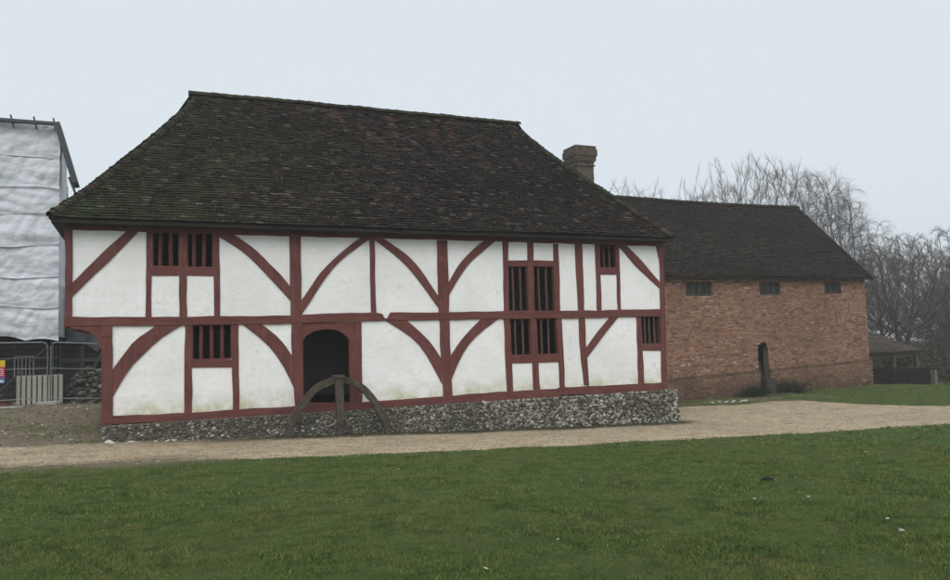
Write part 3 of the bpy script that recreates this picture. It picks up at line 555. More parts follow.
roof_core.add([(XR, YE, ZE), (XR, YB, ZE), (RR, 2*YR-yg, zg+.07), (RR, yg, zg+.07), (RR, YR, ZR+.07)], [(0, 1, 2, 3), (3, 2, 4)])
roof_core.add([(XL, YB, ZE), (XR, YB, ZE), (RR, YR, ZR+.07), (RL, YR, ZR)], [(0, 3, 2, 1)])
roof_core.box(XL+.02, XR-.02, YE+.03, YB-.03, ZE-.09, ZE-.01)
roof = rel(roof_core.build('roof', M_dark, H)); bpy.context.view_layer.update()
def onroof(o, p=None): o.parent = p or roof; return o
NF = Vector((0, -uz, uy))
mb = tile_field('t', None, None, rs_, lims, SL, NF, seed=3, skip=.002)
onroof(mb.build('front_roof_tiles', M_tile))
# hip ends
def hipf(xe, xr, sgn):
    hl = math.hypot(zg-ZE, xr-xe); cx, cz = (xr-xe)/hl, (zg-ZE)/hl
    pos = lambda s, t: Vector((xe+cx*t, s, ZE+cz*t+(.0)));
    def lm(t): f = t/hl; return YE+(yg-YE)*f, YB+(2*YR-yg-YB)*f
    return tile_field('h', None, None, pos, lm, hl, Vector((-sgn*abs(cz), 0, abs(cx))), seed=5+int(sgn))
for xe, xr, sg in ((XL, RL, 1), (XR, RR, -1)):
    mb = hipf(xe, xr, sg); onroof(mb.build('hip_end_tiles', M_tile))
onroof(mesh_obj('back_roof_tiles', [(XL, YB+.02, ZE+.03), (XR, YB+.02, ZE+.03), (RR, YR, ZR+.11), (RL, YR, ZR+.04)], [(0, 3, 2, 1)], M_tile))
# hip and ridge tiles
def halfpipe(mb, a, b, r, n=7, up=Vector((0, 0, 1)), th=.014):
    d = (b-a).normalized(); s = d.cross(up).normalized(); u = s.cross(d); V = []
    for p, rr in ((a, r*1.08), (b, r*.94)):
        for q in (rr, rr-th): V += [p+s*math.cos(math.pi*k/(n-1))*q+u*math.sin(math.pi*k/(n-1))*q for k in range(n)]
    F = []
    for k in range(n-1): F += [(k, k+1, 2*n+k+1, 2*n+k), (n+k+1, n+k, 3*n+k, 3*n+k+1), (k+1, k, n+k, n+k+1)]
    mb.add(V, F)
mb = MB(); x = RL-.06
while x < RR+.02:
    e = min(x+.33, RR+.08); z = lambda q: rs_(q, SL).z+.02+.012*noise.noise(Vector((q*1.7, 4, 4)))
    halfpipe(mb, Vector((x, YR, z(x)-.02+rng.gauss(0, .005))), Vector((e, YR, z(e)-.02)), .115); x += .30
onroof(mb.build('ridge_tiles', M_moss))
for side in (0, 1):
    mb = MB(); t = .02
    while t < SL*GT:
        p = [rs_(lims(q)[side], q) for q in (t, t+.16)]; out = Vector((-1 if side == 0 else 1, -1, 0)).normalized()
        halfpipe(mb, p[0]+Vector((0, 0, .01+rng.gauss(0, .008))), p[1]+Vector((0, 0, -.015)), .115+rng.gauss(0, .006), 6); t += .105
    onroof(mb.build('hip_tiles', M_moss))
# small gablet boards at the ridge ends
for xx, dz in ((RL, 0), (RR, .07)): onroof(MB().add([(xx, yg-.05, zg+dz), (xx, 2*YR-yg+.05, zg+dz), (xx, YR, ZR+dz), (xx+.05, yg-.05, zg+dz), (xx+.05, 2*YR-yg+.05, zg+dz), (xx+.05, YR, ZR+dz)], [(0, 2, 1), (3, 4, 5), (0, 1, 4, 3), (1, 2, 5, 4), (2, 0, 3, 5)]).build('gablet', M_dark))
# --- flint plinth
def plz(x): return -2.238-.012*(x/16)
mb = MB(); NP = 80; xs = [.78+(16.52-.78)*i/NP for i in range(NP+1)]; V = []; F = []
for x in xs: g = G(x, -.2)-.2; V += [(x, -.14, g), (x, -.085, plz(x)), (x, .3, plz(x)), (x, .3, g)]
for i in range(NP):
    for k in range(4): F.append((i*4+k, i*4+4+k, i*4+4+(k+1) % 4, i*4+(k+1) % 4))
F += [(0, 1, 2, 3), (NP*4+3, NP*4+2, NP*4+1, NP*4)]; mb.add(V, F)
mb.box(16.2, 16.50, .25, 6.1, -3.5, -2.25).box(.80, 1.0, .25, 6.1, -3.0, -2.245).box(.8, 16.4, 5.8, 6.1, -3.6, -2.245)
plinth = rel(mb.build('stone_plinth', M_mortar, H)); mb = MB()
x = .80
while x < 16.53:
    g = G(x, -.2)-.05; z = plz(x)-.03
    while z > g:
        s = rng.uniform(.02, .045)*(1+.35*min(1, max(0, (x-7)/3)))
        rock(mb, (x+rng.uniform(-.025, .025), -.10-.05*(plz(x)-z)+rng.uniform(-.012, .018), z), (s*rng.uniform(.9, 1.5), s*.75, s*rng.uniform(.65, 1.0)), 1, .5)
        z -= s*rng.uniform(1.25, 1.6)
    x += rng.uniform(.045, .07)
y = -.08
while y < 4:
    z = plz(16.4)-.03
    while z > -3.3:
        s = rng.uniform(.028, .06); rock(mb, (16.50+rng.uniform(-.015, .02), y, z), (s*.75, s*1.3, s*.85), 1, .5); z -= s*1.5
    y += .08
o = mb.build('flints', M_flint); o.parent = plinth

# ================================================================== HALF WHEEL in front of the door
A = [(4.62, -2.88), (4.70, -2.5), (4.84, -2.22), (5.07, -1.92), (5.36, -1.60), (5.68, -1.43), (5.98, -1.37), (6.31, -1.42), (6.64, -1.60), (6.92, -1.91), (7.13, -2.27), (7.27, -2.60), (7.33, -2.92)]
cx_, cz_ = 6.02, -2.78
hw = empty('half_wheel', 'weathered grey wooden half wheel standing upright in front of the arched doorway', 'wooden wheel', None, (6.0, -.42, -2.85)); bpy.context.view_layer.update(); hi = hw.matrix_world.inverted()
def yw(x, z): return -.55+.12*(z+2.85)/1.4
M_wheel = wood_paint('mossy_wheel_wood', (.018, .014, .011), (.044, .035, .026), (.10, .085, .063), (6, 6, 6), .95)
def rim(P, name, d0):
    P = resample(P, 26); mb = MB(); V = []; F = []
    for i, p in enumerate(P):
        d = (Vector((cx_, cz_))-p).normalized(); w_ = .175+.04*noise.noise(Vector((i*.4, d0, 0))); q = p+d*w_; y0 = yw(*p)-.055; V += [(p.x, y0, p.y), (q.x, y0, q.y), (q.x, y0+.11, q.y), (p.x, y0+.11, p.y)]
    for i in range(25):
        for k in range(4): F.append((i*4+k, i*4+(k+1) % 4, i*4+4+(k+1) % 4, i*4+4+k))
    F += [(3, 2, 1, 0), (100, 101, 102, 103)]; mb.add(V, F); o = mb.build(name, M_wheel, hw, .016); o.matrix_parent_inverse = hi
    bm = bmesh.new(); bm.from_mesh(o.data); bmesh.ops.recalc_face_normals(bm, faces=bm.faces); bm.to_mesh(o.data); bm.free()
rim(A[:7]+[(6.0, -1.37)], 'felloe', 0); rim([(6.0, -1.371)]+A[6:], 'felloe', 3)
mb = MB(); mb.hexa([(5.94, -.63, -2.9), (6.10, -.63, -2.9), (6.10, -.49, -2.9), (5.94, -.49, -2.9), (5.905, -.51, -1.33), (6.125, -.51, -1.33), (6.125, -.36, -1.33), (5.905, -.36, -1.33)])
o = mb.build('spoke', M_wheel, hw, .012); o.matrix_parent_inverse = hi
mb = MB().box(5.86, 6.16, -.545, -.33, -1.41, -1.335); o = mb.build('wheel_joint', M_wheel, hw, .012); o.matrix_parent_inverse = hi

# ================================================================== BRICK HOUSE
BX0, BX1, BY, BZ = 20.15, 31.78, 5.5, 1.78
B = empty('brick_house', 'two-storey red brick house with a dark tiled gable roof, right of the timbered house', 'house', None, (26, 9.5, -3.2)); bpy.context.view_layer.update(); BI = B.matrix_world.inverted()
def relb(o): o.parent = B; o.matrix_parent_inverse = BI; return o
bw = [(21.61, 23.0, .985, 1.60), (25.50, 26.69, 1.01, 1.60), (29.27, 30.32, 1.04, 1.60)]
dr = (25.23, 25.80, -3.3, -.97)
mb = holed(BX0, BX1, -3.6, BZ, bw+[dr], BY+.032, BY+.32)
mb.add([(BX1-.3, BY+.33, -3.8), (BX1, BY+.33, -3.8), (BX1, 13.5, -3.8), (BX1-.3, 13.5, -3.8), (BX1-.3, BY+.33, BZ), (BX1, BY+.33, BZ), (BX1, 13.5, BZ), (BX1-.3, 13.5, BZ)], [(0, 3, 2, 1), (4, 5, 6, 7), (0, 1, 5, 4), (1, 2, 6, 5), (2, 3, 7, 6), (3, 0, 4, 7)])
mb.box(BX0, BX0+.3, BY+.33, 13.5, -3.8, BZ).box(BX0+.31, BX1-.31, 13.2, 13.5, -3.8, BZ)
for xg in (BX0, BX1-.3): mb.add([(xg, BY+.05, BZ), (xg, 13.45, BZ), (xg, 9.5, 5.5), (xg+.3, BY+.05, BZ), (xg+.3, 13.45, BZ), (xg+.3, 9.5, 5.5)], [(0, 2, 1), (3, 4, 5), (0, 1, 4, 3), (1, 2, 5, 4), (2, 0, 3, 5)])
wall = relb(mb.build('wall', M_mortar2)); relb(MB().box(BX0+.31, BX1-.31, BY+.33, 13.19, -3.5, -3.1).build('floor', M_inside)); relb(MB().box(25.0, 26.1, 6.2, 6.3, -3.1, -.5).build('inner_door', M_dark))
# real bricks on the two fronts that can be seen
mb = MB(); bh, bl = .0735, .222
def lay(mb, face):
    z = -3.5; row = 0
    while z < BZ-.03:
        hgt = bh*(1+.03*math.sin(row)); x = (BX0 if face == 'f' else BY)-rng.random()*.03-(bl/2+.01 if row % 2 else 0); head = row % 2
        end = BX1 if face == 'f' else 13.45
        pz = -2.33+(x-21)*.0 
        while x < end:
            l = bl*rng.uniform(.97, 1.02) if rng.random() < .55 else bl*.5
            a, b = x, x+l; x += l+.014
            plt = -2.33+.033*((a-21) if face == 'f' else 10.7)     # offset course climbs with the ground
            out = .075 if z < plt else 0; out += rng.gauss(0, .004)
            if face == 'f':
                if a < BX0: a = BX0
                if b > BX1+out: b = BX1+out
                if b-a < .03: continue
                skip = False
                for h in bw+[(dr[0], dr[1], dr[2], dr[3])]:
                    if a < h[1] and b > h[0] and z+hgt*.6 > h[2] and z+hgt*.4 < h[3]:
                        if h is not bw and h[3] < 0 and z > -1.26:
                            # arched top of the doorway
                            mxx = (a+b)/2; rr_ = .285
                            if (mxx-25.515)**2+(z-(-1.25))**2 > rr_*rr_: continue
                        if a < h[0]-.04: b = h[0]
                        elif b > h[1]+.04: a = h[1]
                        else: skip = True
                if skip or b-a < .03: continue
                f0 = BY-out; j = rng.gauss(0, .003); mb.box(a, b, f0, BY+.05, z+j, z+hgt-.017+j)
            else:
                if a < BY: a = BY
                if b > end or b-a < .03: continue
                mb.box(BX1-.05, BX1+.004+out, a, b, z, z+hgt-.012)
        z += hgt; row += 1
lay(mb, 'f')
z = -3.5
mb2 = MB(); mb2.V, mb2.F = mb.V, mb.F; lay(mb2, 's')
o = mb2.build('brickwork', M_brick); o.parent = wall
# arched door head voussoirs (mortar disc corner fill) + side reveals
mb = MB()
for k in range(11):
    a = math.pi*k/10; mb.tube([(25.515+.33*math.cos(a), BY-.004, -1.25+.33*math.sin(a)), (25.515+.33*math.cos(a), BY+.1, -1.25+.33*math.sin(a))], .045, 4)
o = mb.build('door_arch', M_brick); o.parent = wall
for sx in (-1, 1):
    pts = [(25.515+sx*.30, -1.25)]+[(25.515+sx*.29*math.cos(a), -1.25+.29*math.sin(a)) for a in (0, .4, .8, 1.2, 1.57)]+[(25.515, -.96), (25.515+sx*.30, -.96)]
    if sx > 0: pts = pts[::-1]
    o = MB().prism(pts, BY+.034, BY+.31).build('arch_spandrel', M_mortar2); o.parent = wall
M_slat = wood_paint('dark_oak_slats', (.028, .024, .018), (.055, .046, .036), (.09, .078, .062), (10, 10, 4), .9)
# windows: oak frame, mullions, leaded glass
for (a, b, c, d), n in zip(bw, (4, 3, 3)):
    f = MB(); f.box(a, b, BY+.03, BY+.13, c, c+.07).box(a, b, BY+.03, BY+.13, d-.07, d).box(a, a+.08, BY+.031, BY+.13, c+.07, d-.07).box(b-.08, b, BY+.031, BY+.13, c+.07, d-.07)
    wo = relb(f.build('window', M_slat)); g = MB().box(a+.08, b-.08, BY+.085, BY+.09, c+.07, d-.07).build('pane', M_leadglass); g.parent = wo
    for k in range(1, n): q = a+(b-a)*k/n; mm = MB().box(q-.03, q+.03, BY+.035, BY+.12, c+.07, d-.07).build('mullion', M_slat); mm.parent = wo
    for k in range(n): pass
# roof
E0y, E0z, R0y, R0z = 5.20, 1.74, 9.5, 5.72
S2 = math.hypot(R0z-E0z, R0y-E0y); vy, vz = (R0y-E0y)/S2, (R0z-E0z)/S2
def rb_(x, t):
    s = .05*noise.noise(Vector((x*.25, t*.3, 22)))-.05*math.sin(math.pi*max(0, min(1, t/S2)))
    return Vector((x, E0y+vy*t-vz*s, E0z+vz*t+vy*s-.06*math.sin(math.pi*(x-20)/12)*(t/S2)))
lm2 = lambda t: (BX0-.1, 31.92+.36*t/S2)
c = MB(); V = []; F = []
for i in range(31):
    for j in range(13): t = S2*j/12; a, b = lm2(t); V.append(rb_(a+(b-a)*i/30, t)+Vector((0, vz, -vy))*.01)
for i in range(30):
    for j in range(12): q = i*13+j; F.append((q, q+13, q+14, q+1))
c.add(V, F); c.add([(BX0-.1, 13.8, E0z), (31.92, 13.8, E0z), (32.28, 9.5, R0z), (BX0-.1, 9.5, R0z)], [(0, 3, 2, 1)])
c.add([(BX0-.1, E0y, E0z-.05), (31.90, E0y, E0z-.05), (31.90, 5.6, E0z+.2), (BX0-.1, 5.6, E0z+.2), (BX0-.1, E0y, E0z), (31.90, E0y, E0z), (31.90, 5.6, E0z+.32), (BX0-.1, 5.6, E0z+.32)], [(0, 3, 2, 1), (0, 1, 5, 4), (1, 2, 6, 5)])
rf = relb(c.build('roof', M_dark)); o = tile_field('b', None, None, rb_, lm2, S2, Vector((0, -vz, vy)), seed=9, skip=.0015).build('roof_tiles', M_tile2); o.parent = rf
mb = MB(); x = BX0-.1
while x < 32.25:
    z = rb_(x, S2).z; halfpipe(mb, Vector((x, 9.5, z+rng.gauss(0, .006))), Vector((min(x+.33, 32.3), 9.5, z-.01)), .13, 6); x += .3
o = mb.build('ridge_tiles', M_moss); o.parent = rf
mb = MB(); bar(mb, (31.95, E0y, E0z-.03), (32.28, 9.5, R0z-.05), .05, .14); o = mb.build('verge_board', M_dark); o.parent = rf
# chimney against the hidden left gable
mb = MB(); cx0, cy0 = 19.42, 9.55
def ring(h, z0, z1): mb.box(cx0-h, cx0+h, cy0-h, cy0+h, z0, z1)
z = -3.6
ring(.60, -3.6, 4.4); z = 4.4
zz = 4.4
prof = lambda z: .43 if z < 6.93 else (.485 if z < 7.01 else (.44 if z < 7.09 else (.46+.034*int((z-7.09)/.076)*.72 if z < 7.40 else (.56 if z < 7.70 else .525))))
bb = MB()
while zz < 7.84:
    h = prof(zz)+rng.gauss(0, .006); 
    for s in range(4):
        p = -h
        while p < h-.02:
            l = rng.choice((.105, .222)); q = min(p+l, h); 
            if s == 0: bb.box(cx0+p, cx0+q-.01, cy0-h+rng.gauss(0, .004), cy0-h+.2, zz, zz+.064)
            elif s == 1: bb.box(cx0-h+rng.gauss(0, .004), cx0-h+.2, cy0+p, cy0+q-.01, zz, zz+.064)
            elif s == 2: bb.box(cx0+p, cx0+q-.01, cy0+h-.2, cy0+h+rng.gauss(0, .004), zz, zz+.064)
            else: bb.box(cx0+h-.2, cx0+h+rng.gauss(0, .004), cy0+p, cy0+q-.01, zz, zz+.064)
            p = q
    zz += .076
ring(.42, 4.41, 7.80)
ch = relb(mb.build('chimney', M_mortar)); o = bb.build('chimney_bricks', simple('sooty_mossy_brick', [(.3, (.035, .030, .022)), (.48, (.12, .088, .066)), (.56, (.075, .062, .045)), (.7, (.060, .066, .034))], 4.5, 9)); o.parent = ch
mb = MB()
for k in range(60): rock(mb, (cx0+rng.uniform(-.40, .40), cy0+rng.uniform(-.40, .40), 7.845+rng.uniform(0, .03)), (.10, .10, .03), 1)
o = mb.build('moss_cap', simple('moss', [(.3, (.035, .045, .02)), (.7, (.075, .085, .04))], 20)); o.parent = ch

# ------------------------------------------------------------------ things at the brick house door
t_ = empty('stone_step', 'flat dark stone slab step below the narrow arched brick doorway', 'step', None, (25.4, 5.0, -3.2)); t_.location = (0, 0, 0)
bpy.data.objects.remove(t_)
tag(MB().box(24.75, 26.3, 4.6, 5.38, -3.26, -3.10).build('stone_step', simple('damp_stone', [(.3, (.04, .04, .034)), (.7, (.11, .11, .09))], 6), None, .02), 'long flat damp stone slab lying below the narrow arched brick doorway', 'step')
bl_ = MB().tube([(25.33, 5.08, -3.10), (25.33, 5.08, -2.42)], [.30, .27], 14)
bt = empty('water_butt', 'small dark stave tub standing on the slab by the brick doorway', 'tub', None, (25.33, 5.05, -3.10)); bpy.context.view_layer.update(); ti = bt.matrix_world.inverted()
mb = MB()
for k in range(16):
    a = 2*math.pi*k/16; r0, r1 = .19, .22; ca, sa = math.cos(a), math.sin(a); w2 = .038
    mb.hexa([(25.33+r*ca*1-s*sa*w2, 5.02+r*sa+s*ca*w2, z) for z, rr0 in ((-3.10, 0), (-2.50, .02)) for r, s in ((r0+rr0, -1), (r0+.03+rr0, -1), (r0+.03+rr0, 1), (r0+rr0, 1))])
o = mb.build('stave', M_slat); o.name = 'staves'; o.parent = bt; o.matrix_parent_inverse = ti
for z in (-2.98, -2.62):
    V = []; F = []; n = 24
    for k in range(n):
        a = 2*math.pi*k/n
        for r, dz in ((.243, -.02), (.25, -.02), (.25, .02), (.243, .02)): V.append((25.33+r*math.cos(a), 5.02+r*math.sin(a), z+dz))
    for k in range(n):
        for j in range(4): F.append((k*4+j, (k+1) % n*4+j, (k+1) % n*4+(j+1) % 4, k*4+(j+1) % 4))
    o = MB().add(V, F).build('hoop', M_dsteel, bt); o.matrix_parent_inverse = ti
mb = MB(); bar(mb, (25.40, 5.36, -3.10), (25.37, 5.66, -1.85), .17, .05)
tag(mb.build('wooden_plank', simple('darkened_grey_board', [(.3, (.012, .012, .011)), (.7, (.028, .027, .025))], 6), None, .01), 'grey board leaning upright inside the narrow brick doorway', 'plank')  # shade of the doorway is put into the board's very dark colour
mb = MB()
def twigs(mb, cx, cy, w_, h_, n, gz0, r0=.006, spread=1.0, rad=None):
    for _ in range(n):
        x, y = cx+rng.gauss(0, w_*.4), cy+rng.gauss(0, .25); p = Vector((x, y, gz0)); d = Vector((rng.uniform(-.5, .5)*spread, rng.uniform(-.4, .4), 1)).normalized(); pts = [p]
        s = h_*rng.uniform(.5, 1)/4
        for k in range(4): d = (d+Vector((rng.gauss(0, .25), rng.gauss(0, .25), -.12*k))).normalized(); pts.append(pts[-1]+d*s)
        mb.tube(pts, [r0, r0*.8, r0*.6, r0*.5, r0*.3], 3, False)
        for q in pts[1:]:
            for _ in range(3):
                e = Vector((rng.gauss(0, 1), rng.gauss(0, 1), rng.gauss(0, .6))).normalized()*.04; f = Vector((rng.gauss(0, 1), rng.gauss(0, 1), rng.gauss(0, 1))).normalized()*.03
                mb.add([q+e, q+e+f, q+e*1.6+f*.4], [(0, 1, 2)])
for nm, x, w_, h_, lab in (('low_shrub', 24.5, .5, .55, 'low dark shrub left of the tub by the brick doorway'), ('low_shrub', 26.35, .75, .75, 'larger low dark shrub right of the tub by the brick doorway')):
    mb = MB(); twigs(mb, x, 5.1, w_*1.3, h_*1.15, 420, -3.25, .007, 1.6); tag(mb.build(nm, M_ivy), lab, 'shrub', 'shrubs by the brick doorway')

# ================================================================== LEFT: wrapped scaffold, fence, yard things
sc = empty('wrapped_scaffold', 'building shrouded in crumpled pale sheeting over scaffold, behind the left end of the timbered house', 'scaffold', None, (-5, 10, -2.2)); bpy.context.view_layer.update(); si = sc.matrix_world.inverted()
def rels(o, p=None): o.parent = p or sc; o.matrix_parent_inverse = si if p is None else Matrix.Identity(4); return o
def sheet(fx, w0, w1, z0f, z1f, nx, nz, seed, amp=.13):
    V = []; F = []
    for i in range(nx+1):
        for j in range(nz+1):
            u = w0+(w1-w0)*i/nx; zb, zt = z0f(u), z1f(u); z = zb+(zt-zb)*j/nz
            lift = z/1.02; fr = lift-math.floor(lift)
            cr = lambda a_, b_, o_: abs(noise.noise(Vector((u*a_+o_, z*b_, seed))))
            drape = .10*abs(math.sin(u*1.42+math.floor(lift)*1.9+seed))*math.sin(math.pi*fr)
            sag = amp*(.12*math.sin(math.pi*fr)**.5+.35*noise.noise(Vector((u*.5+seed, z*.7, 0)))+.75*cr(.8, 1.9, z*.6)+.5*cr(2.0, 1.3, 5-z+u*.4)+.20*cr(4.2, 3.4, 2+u))+amp*drape*3
            p = fx(u, sag); V.append((p[0], p[1], z))
    for i in range(nx):
        for j in range(nz): q = i*(nz+1)+j; F.append((q, q+nz+1, q+nz+2, q+1))
    return MB().add(V, F)
bot = lambda u: -.06+.10*math.sin(u*1.3)+.09*abs(math.sin(u*3.1))
top = lambda u: 7.19
o = rels(sheet(lambda u, s: (u, 10-s), -9, -1.05, bot, top, 170, 150, 3).build('front_sheeting', M_sheet, None, 0, True))
o = rels(sheet(lambda u, s: (-1.07+s*.3, u), 9.88, 12.6, lambda u: .0, lambda u: 7.1-(u-10)*.02, 80, 120, 8).build('side_sheeting', M_sheet, None, 0, True))
for k, z in enumerate((6.1, 5.05, 4.15, 3.1, 2.05, 1.05)):      # lapped seams of the sheets
    o = sheet(lambda u, s: (u, 9.93-s*.8), -9, -1.05, lambda u, z=z: z-.04+.05*math.sin(u*1.7+z)+.05*noise.noise(Vector((u, z, 0))), lambda u, z=z: z+.10+.06*noise.noise(Vector((u*1.5, z, 9))), 120, 3, 11+k, .12); rels(o.build('sheet_lap', M_sheet, None, 0, True))
# temporary roof edge: ridge fascia, poles poking above, and the right-hand slope seen end-on
mb = MB(); bar(mb, (-9, 9.75, 7.20), (-1.12, 9.75, 7.22), .2, .10); rels(mb.build('roof_fascia', M_dsteel))
for x in (-1.2, -1.78, -2.45, -3.2, -4.0, -4.8, -5.6, -6.5, -7.4): rels(MB().tube([(x+.05, 9.8, 7.0), (x-.04, 9.75, 7.42)], .03, 6).build('pole', M_dsteel))
mb = MB(); mb.hexa([(-1.22, 9.6, 7.24), (-.66, 9.6, 5.20), (-.66, 10.6, 5.2), (-1.22, 10.6, 7.24), (-1.04, 9.6, 7.28), (-.48, 9.6, 5.24), (-.48, 10.6, 5.24), (-1.04, 10.6, 7.28)]); rels(mb.build('roof_slope', M_dsteel))
rels(MB().tube([(-.75, 9.7, 5.4), (-.50, 9.7, 4.7)], .045, 6).build('pole', M_dsteel))
for x in (-8.4, -6.6, -4.9, -3.1, -1.25):
    rels(MB().tube([(x, 9.95+.15, G(x, 10)-.05), (x, 10.15, .3)], .028, 8).build('pole', M_dsteel))
for y in (11.5, 13, 14.5, 16): rels(MB().tube([(-1.12, y, G(-1, y)-.05), (-1.12, y, .3)], .028, 8).build('pole', M_dsteel))
mb = MB().tube([(-9, 10.2, -.7), (-1.1, 10.2, -.7)], .026, 6).tube([(-9, 10.25, .05), (-1.1, 10.25, .05)], .026, 6); rels(mb.build('ledger', M_dsteel))
mb = MB().tube([(-3.1, 10.3, -2.1), (-1.3, 10.3, -.2)], .026, 6).tube([(-6.6, 10.3, -2.1), (-4.9, 10.3, -.2)], .026, 6); rels(mb.build('diagonal_brace', M_dsteel))
# the building being repaired; shade below the sheets is put into dark colours
ib = MB(); ib.box(-9, -1.3, 11.6, 16, -2.6, 6.3).box(-1.299, 3.6, 12.2, 16, -2.8, 1.9)
core = rels(ib.build('building_core', M_dark))
mb = MB()
for k in range(9): x = -8.6+k*.88; mb.box(x, x+.14, 11.55, 11.6, -2.3, 1)
mb.box(-9, -1.3, 11.52, 11.6, -1.5, -1.35); rels(mb.build('frame_timbers', M_dark))
mb = MB().box(-1.2, 3.5, 12.1, 12.19, -.9, -.75).box(-.55, -.42, 12.08, 12.19, -2.4, 1.2).box(.3, .43, 12.08, 12.19, -2.4, 1.2); bar(mb, (-.5, 12.05, -1.9), (.3, 12.05, -.3), .05, .1); rels(mb.build('frame_timbers', M_dsteel))
rels(sheet(lambda u, s: (u, 11.95-s*.6), -1.0, 2.4, lambda u: -.55+.4*abs(math.sin(u*2.3)), lambda u: 1.2, 50, 40, 31, .2).build('torn_sheeting', simple('shaded_grey_sheeting', [(.3, (.05, .055, .06)), (.7, (.14, .15, .16))], 2), None, 0, True))  # torn sheeting coloured dark grey to stand for shade in the bay
mb = MB(); mb.box(-2.55, -1.95, 11.48, 11.55, -1.35, -1.29).box(-2.55, -1.95, 11.48, 11.55, -.67, -.61)
for k in range(6): x = -2.55+k*.115; mb.box(x, x+.035, 11.475, 11.55, -1.3, -.65)
rels(mb.build('window_grille', M_conc))
# mesh fence panels
def fence_panel(x0, y0, x1, y1, lab):
    z0 = G(x0, y0)+.07; z1 = G(x1, y1)+.07; e = empty('mesh_fence_panel', lab, 'fence panel', 'mesh fence panels', (x0, y0, z0)); bpy.context.view_layer.update(); ei = e.matrix_world.inverted()
    hgt = 1.86; a, b = Vector((x0, y0, z0)), Vector((x1, y1, z1)); d = (b-a); U = Vector((0, 0, 1)); c = .14
    P = [a, a+U*(hgt-c), a+U*(hgt-c*.3)+d.normalized()*c*.3, a+U*hgt+d.normalized()*c, b+U*hgt-d.normalized()*c, b+U*(hgt-c*.3)-d.normalized()*c*.3, b+U*(hgt-c), b]
    f = MB().tube(P, .021, 8).tube([a+U*.12, b+U*.12], .016, 6).tube([a+U*1.05, b+U*1.05], .012, 6); o = f.build('frame', M_galv, e); o.matrix_parent_inverse = ei
    w_ = MB(); n = int(d.length/.07)
    for k in range(1, n): p = a+d*k/n; w_.tube([p+U*.12, p+U*hgt], .0018, 3, False)
    for k in range(1, 9): w_.tube([a+U*(.12+k*.2), b+U*(.12+k*.2)], .0018, 3, False)
    o = w_.build('wire_mesh', M_galv, e); o.matrix_parent_inverse = ei
    for p in (a, b):
        o = MB().box(p.x-.28, p.x+.28, p.y-.11, p.y+.11, p.z-.08, p.z+.03).build('foot_block', M_conc, e, .02); o.matrix_parent_inverse = ei
fence_panel(-8.7, 7.5, -5.3, 7.6, 'wire mesh fence panel furthest left, outside the picture edge'); fence_panel(-4.65, 7.7, -1.16, 7.95, 'wire mesh fence panel in front of the sheeted building, with the warning sign on it'); fence_panel(-1.08, 8.0, 2.3, 8.1, 'wire mesh fence panel in front of the rubble pile, running behind the timbered house')
# cream ribbed barrier
mb = MB(); e = empty('ribbed_barrier', 'cream plastic ribbed barrier standing behind the mesh fence', 'barrier', None, (-1.4, 8.4, -2.2)); bpy.context.view_layer.update(); ei = e.matrix_world.inverted()
zb = -2.18
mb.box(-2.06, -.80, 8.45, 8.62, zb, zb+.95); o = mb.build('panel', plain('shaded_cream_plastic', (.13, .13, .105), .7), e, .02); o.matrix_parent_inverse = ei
for k in range(9):
    x = -2.0+k*.146; P = MB(); P.hexa([(x-.056, 8.448, zb+.02), (x-.048, 8.37, zb+.02), (x+.048, 8.37, zb+.02), (x+.056, 8.448, zb+.02), (x-.056, 8.448, zb+.93), (x-.048, 8.37, zb+.93), (x+.048, 8.37, zb+.93), (x+.056, 8.448, zb+.93)]); o = P.build('rib', M_barrier, e, .006); o.matrix_parent_inverse = ei
# site sign on the fence, mostly outside the picture
e = empty('site_sign', 'small yellow and magenta site safety sign hung on the mesh fence at the picture edge', 'sign', None, (-2.6, 7.78, -1.1)); bpy.context.view_layer.update(); ei = e.matrix_world.inverted()
for nm, z0, z1, m_ in (('top_band', -.93, -.73, M_yel), ('middle_band', -1.25, -.932, M_mag), ('bottom_band', -1.43, -1.252, M_blu)):
    o = MB().box(-2.95, -2.27, 7.775, 7.785, z0, z1).build(nm, m_, e); o.matrix_parent_inverse = ei
mb = MB()
for z in (-1.02, -1.08, -1.14, -1.20):
    x = -2.9
    while x < -2.34: l = rng.uniform(.03, .09); mb.box(x, min(x+l, -2.31), 7.769, 7.773, z, z+.028); x += l+.02
mb.box(-2.92, -2.31, 7.769, 7.773, -1.40, -1.33); o = mb.build('print_lines', M_wht, e); o.matrix_parent_inverse = ei
# rubble pile, broken bricks, hoses
def pile(name, cx, cy, w_, d_, h_, n, m_, lab, cat, sz=(.05, .13)):
    mb = MB(); g = G(cx, cy)
    for _ in range(n):
        u, v_ = rng.uniform(-1, 1), rng.uniform(-1, 1); hh = max(0, 1-abs(u)**3-abs(v_)**2)*h_; s = rng.uniform(*sz)
        rock(mb, (cx+u*w_/2, cy+v_*d_/2, g+rng.uniform(.0, 1)*hh), (s*1.3, s, s*.7), 1, .5)
    return tag(mb.build(name, m_), lab, cat, None, 'stuff')
M_rub = simple('rubble', [(.3, (.035, .03, .025)), (.55, (.08, .068, .055)), (.75, (.16, .145, .12))], 5)
def rub2():
    m, t, b = mat('mixed_rubble', .9, .2); c = ramp(t, island(t), [(0, (.03, .026, .022)), (.5, (.06, .05, .04)), (.85, (.11, .095, .075)), (1, (.26, .24, .2))]); lk(t, c, b.inputs['Base Color']); return m
def rub3():
    m, t, b = mat('broken_brick', .9, .2); c = ramp(t, island(t), [(0, (.05, .025, .02)), (.5, (.13, .045, .035)), (.9, (.19, .08, .055)), (1, (.3, .28, .24))]); lk(t, c, b.inputs['Base Color']); return m
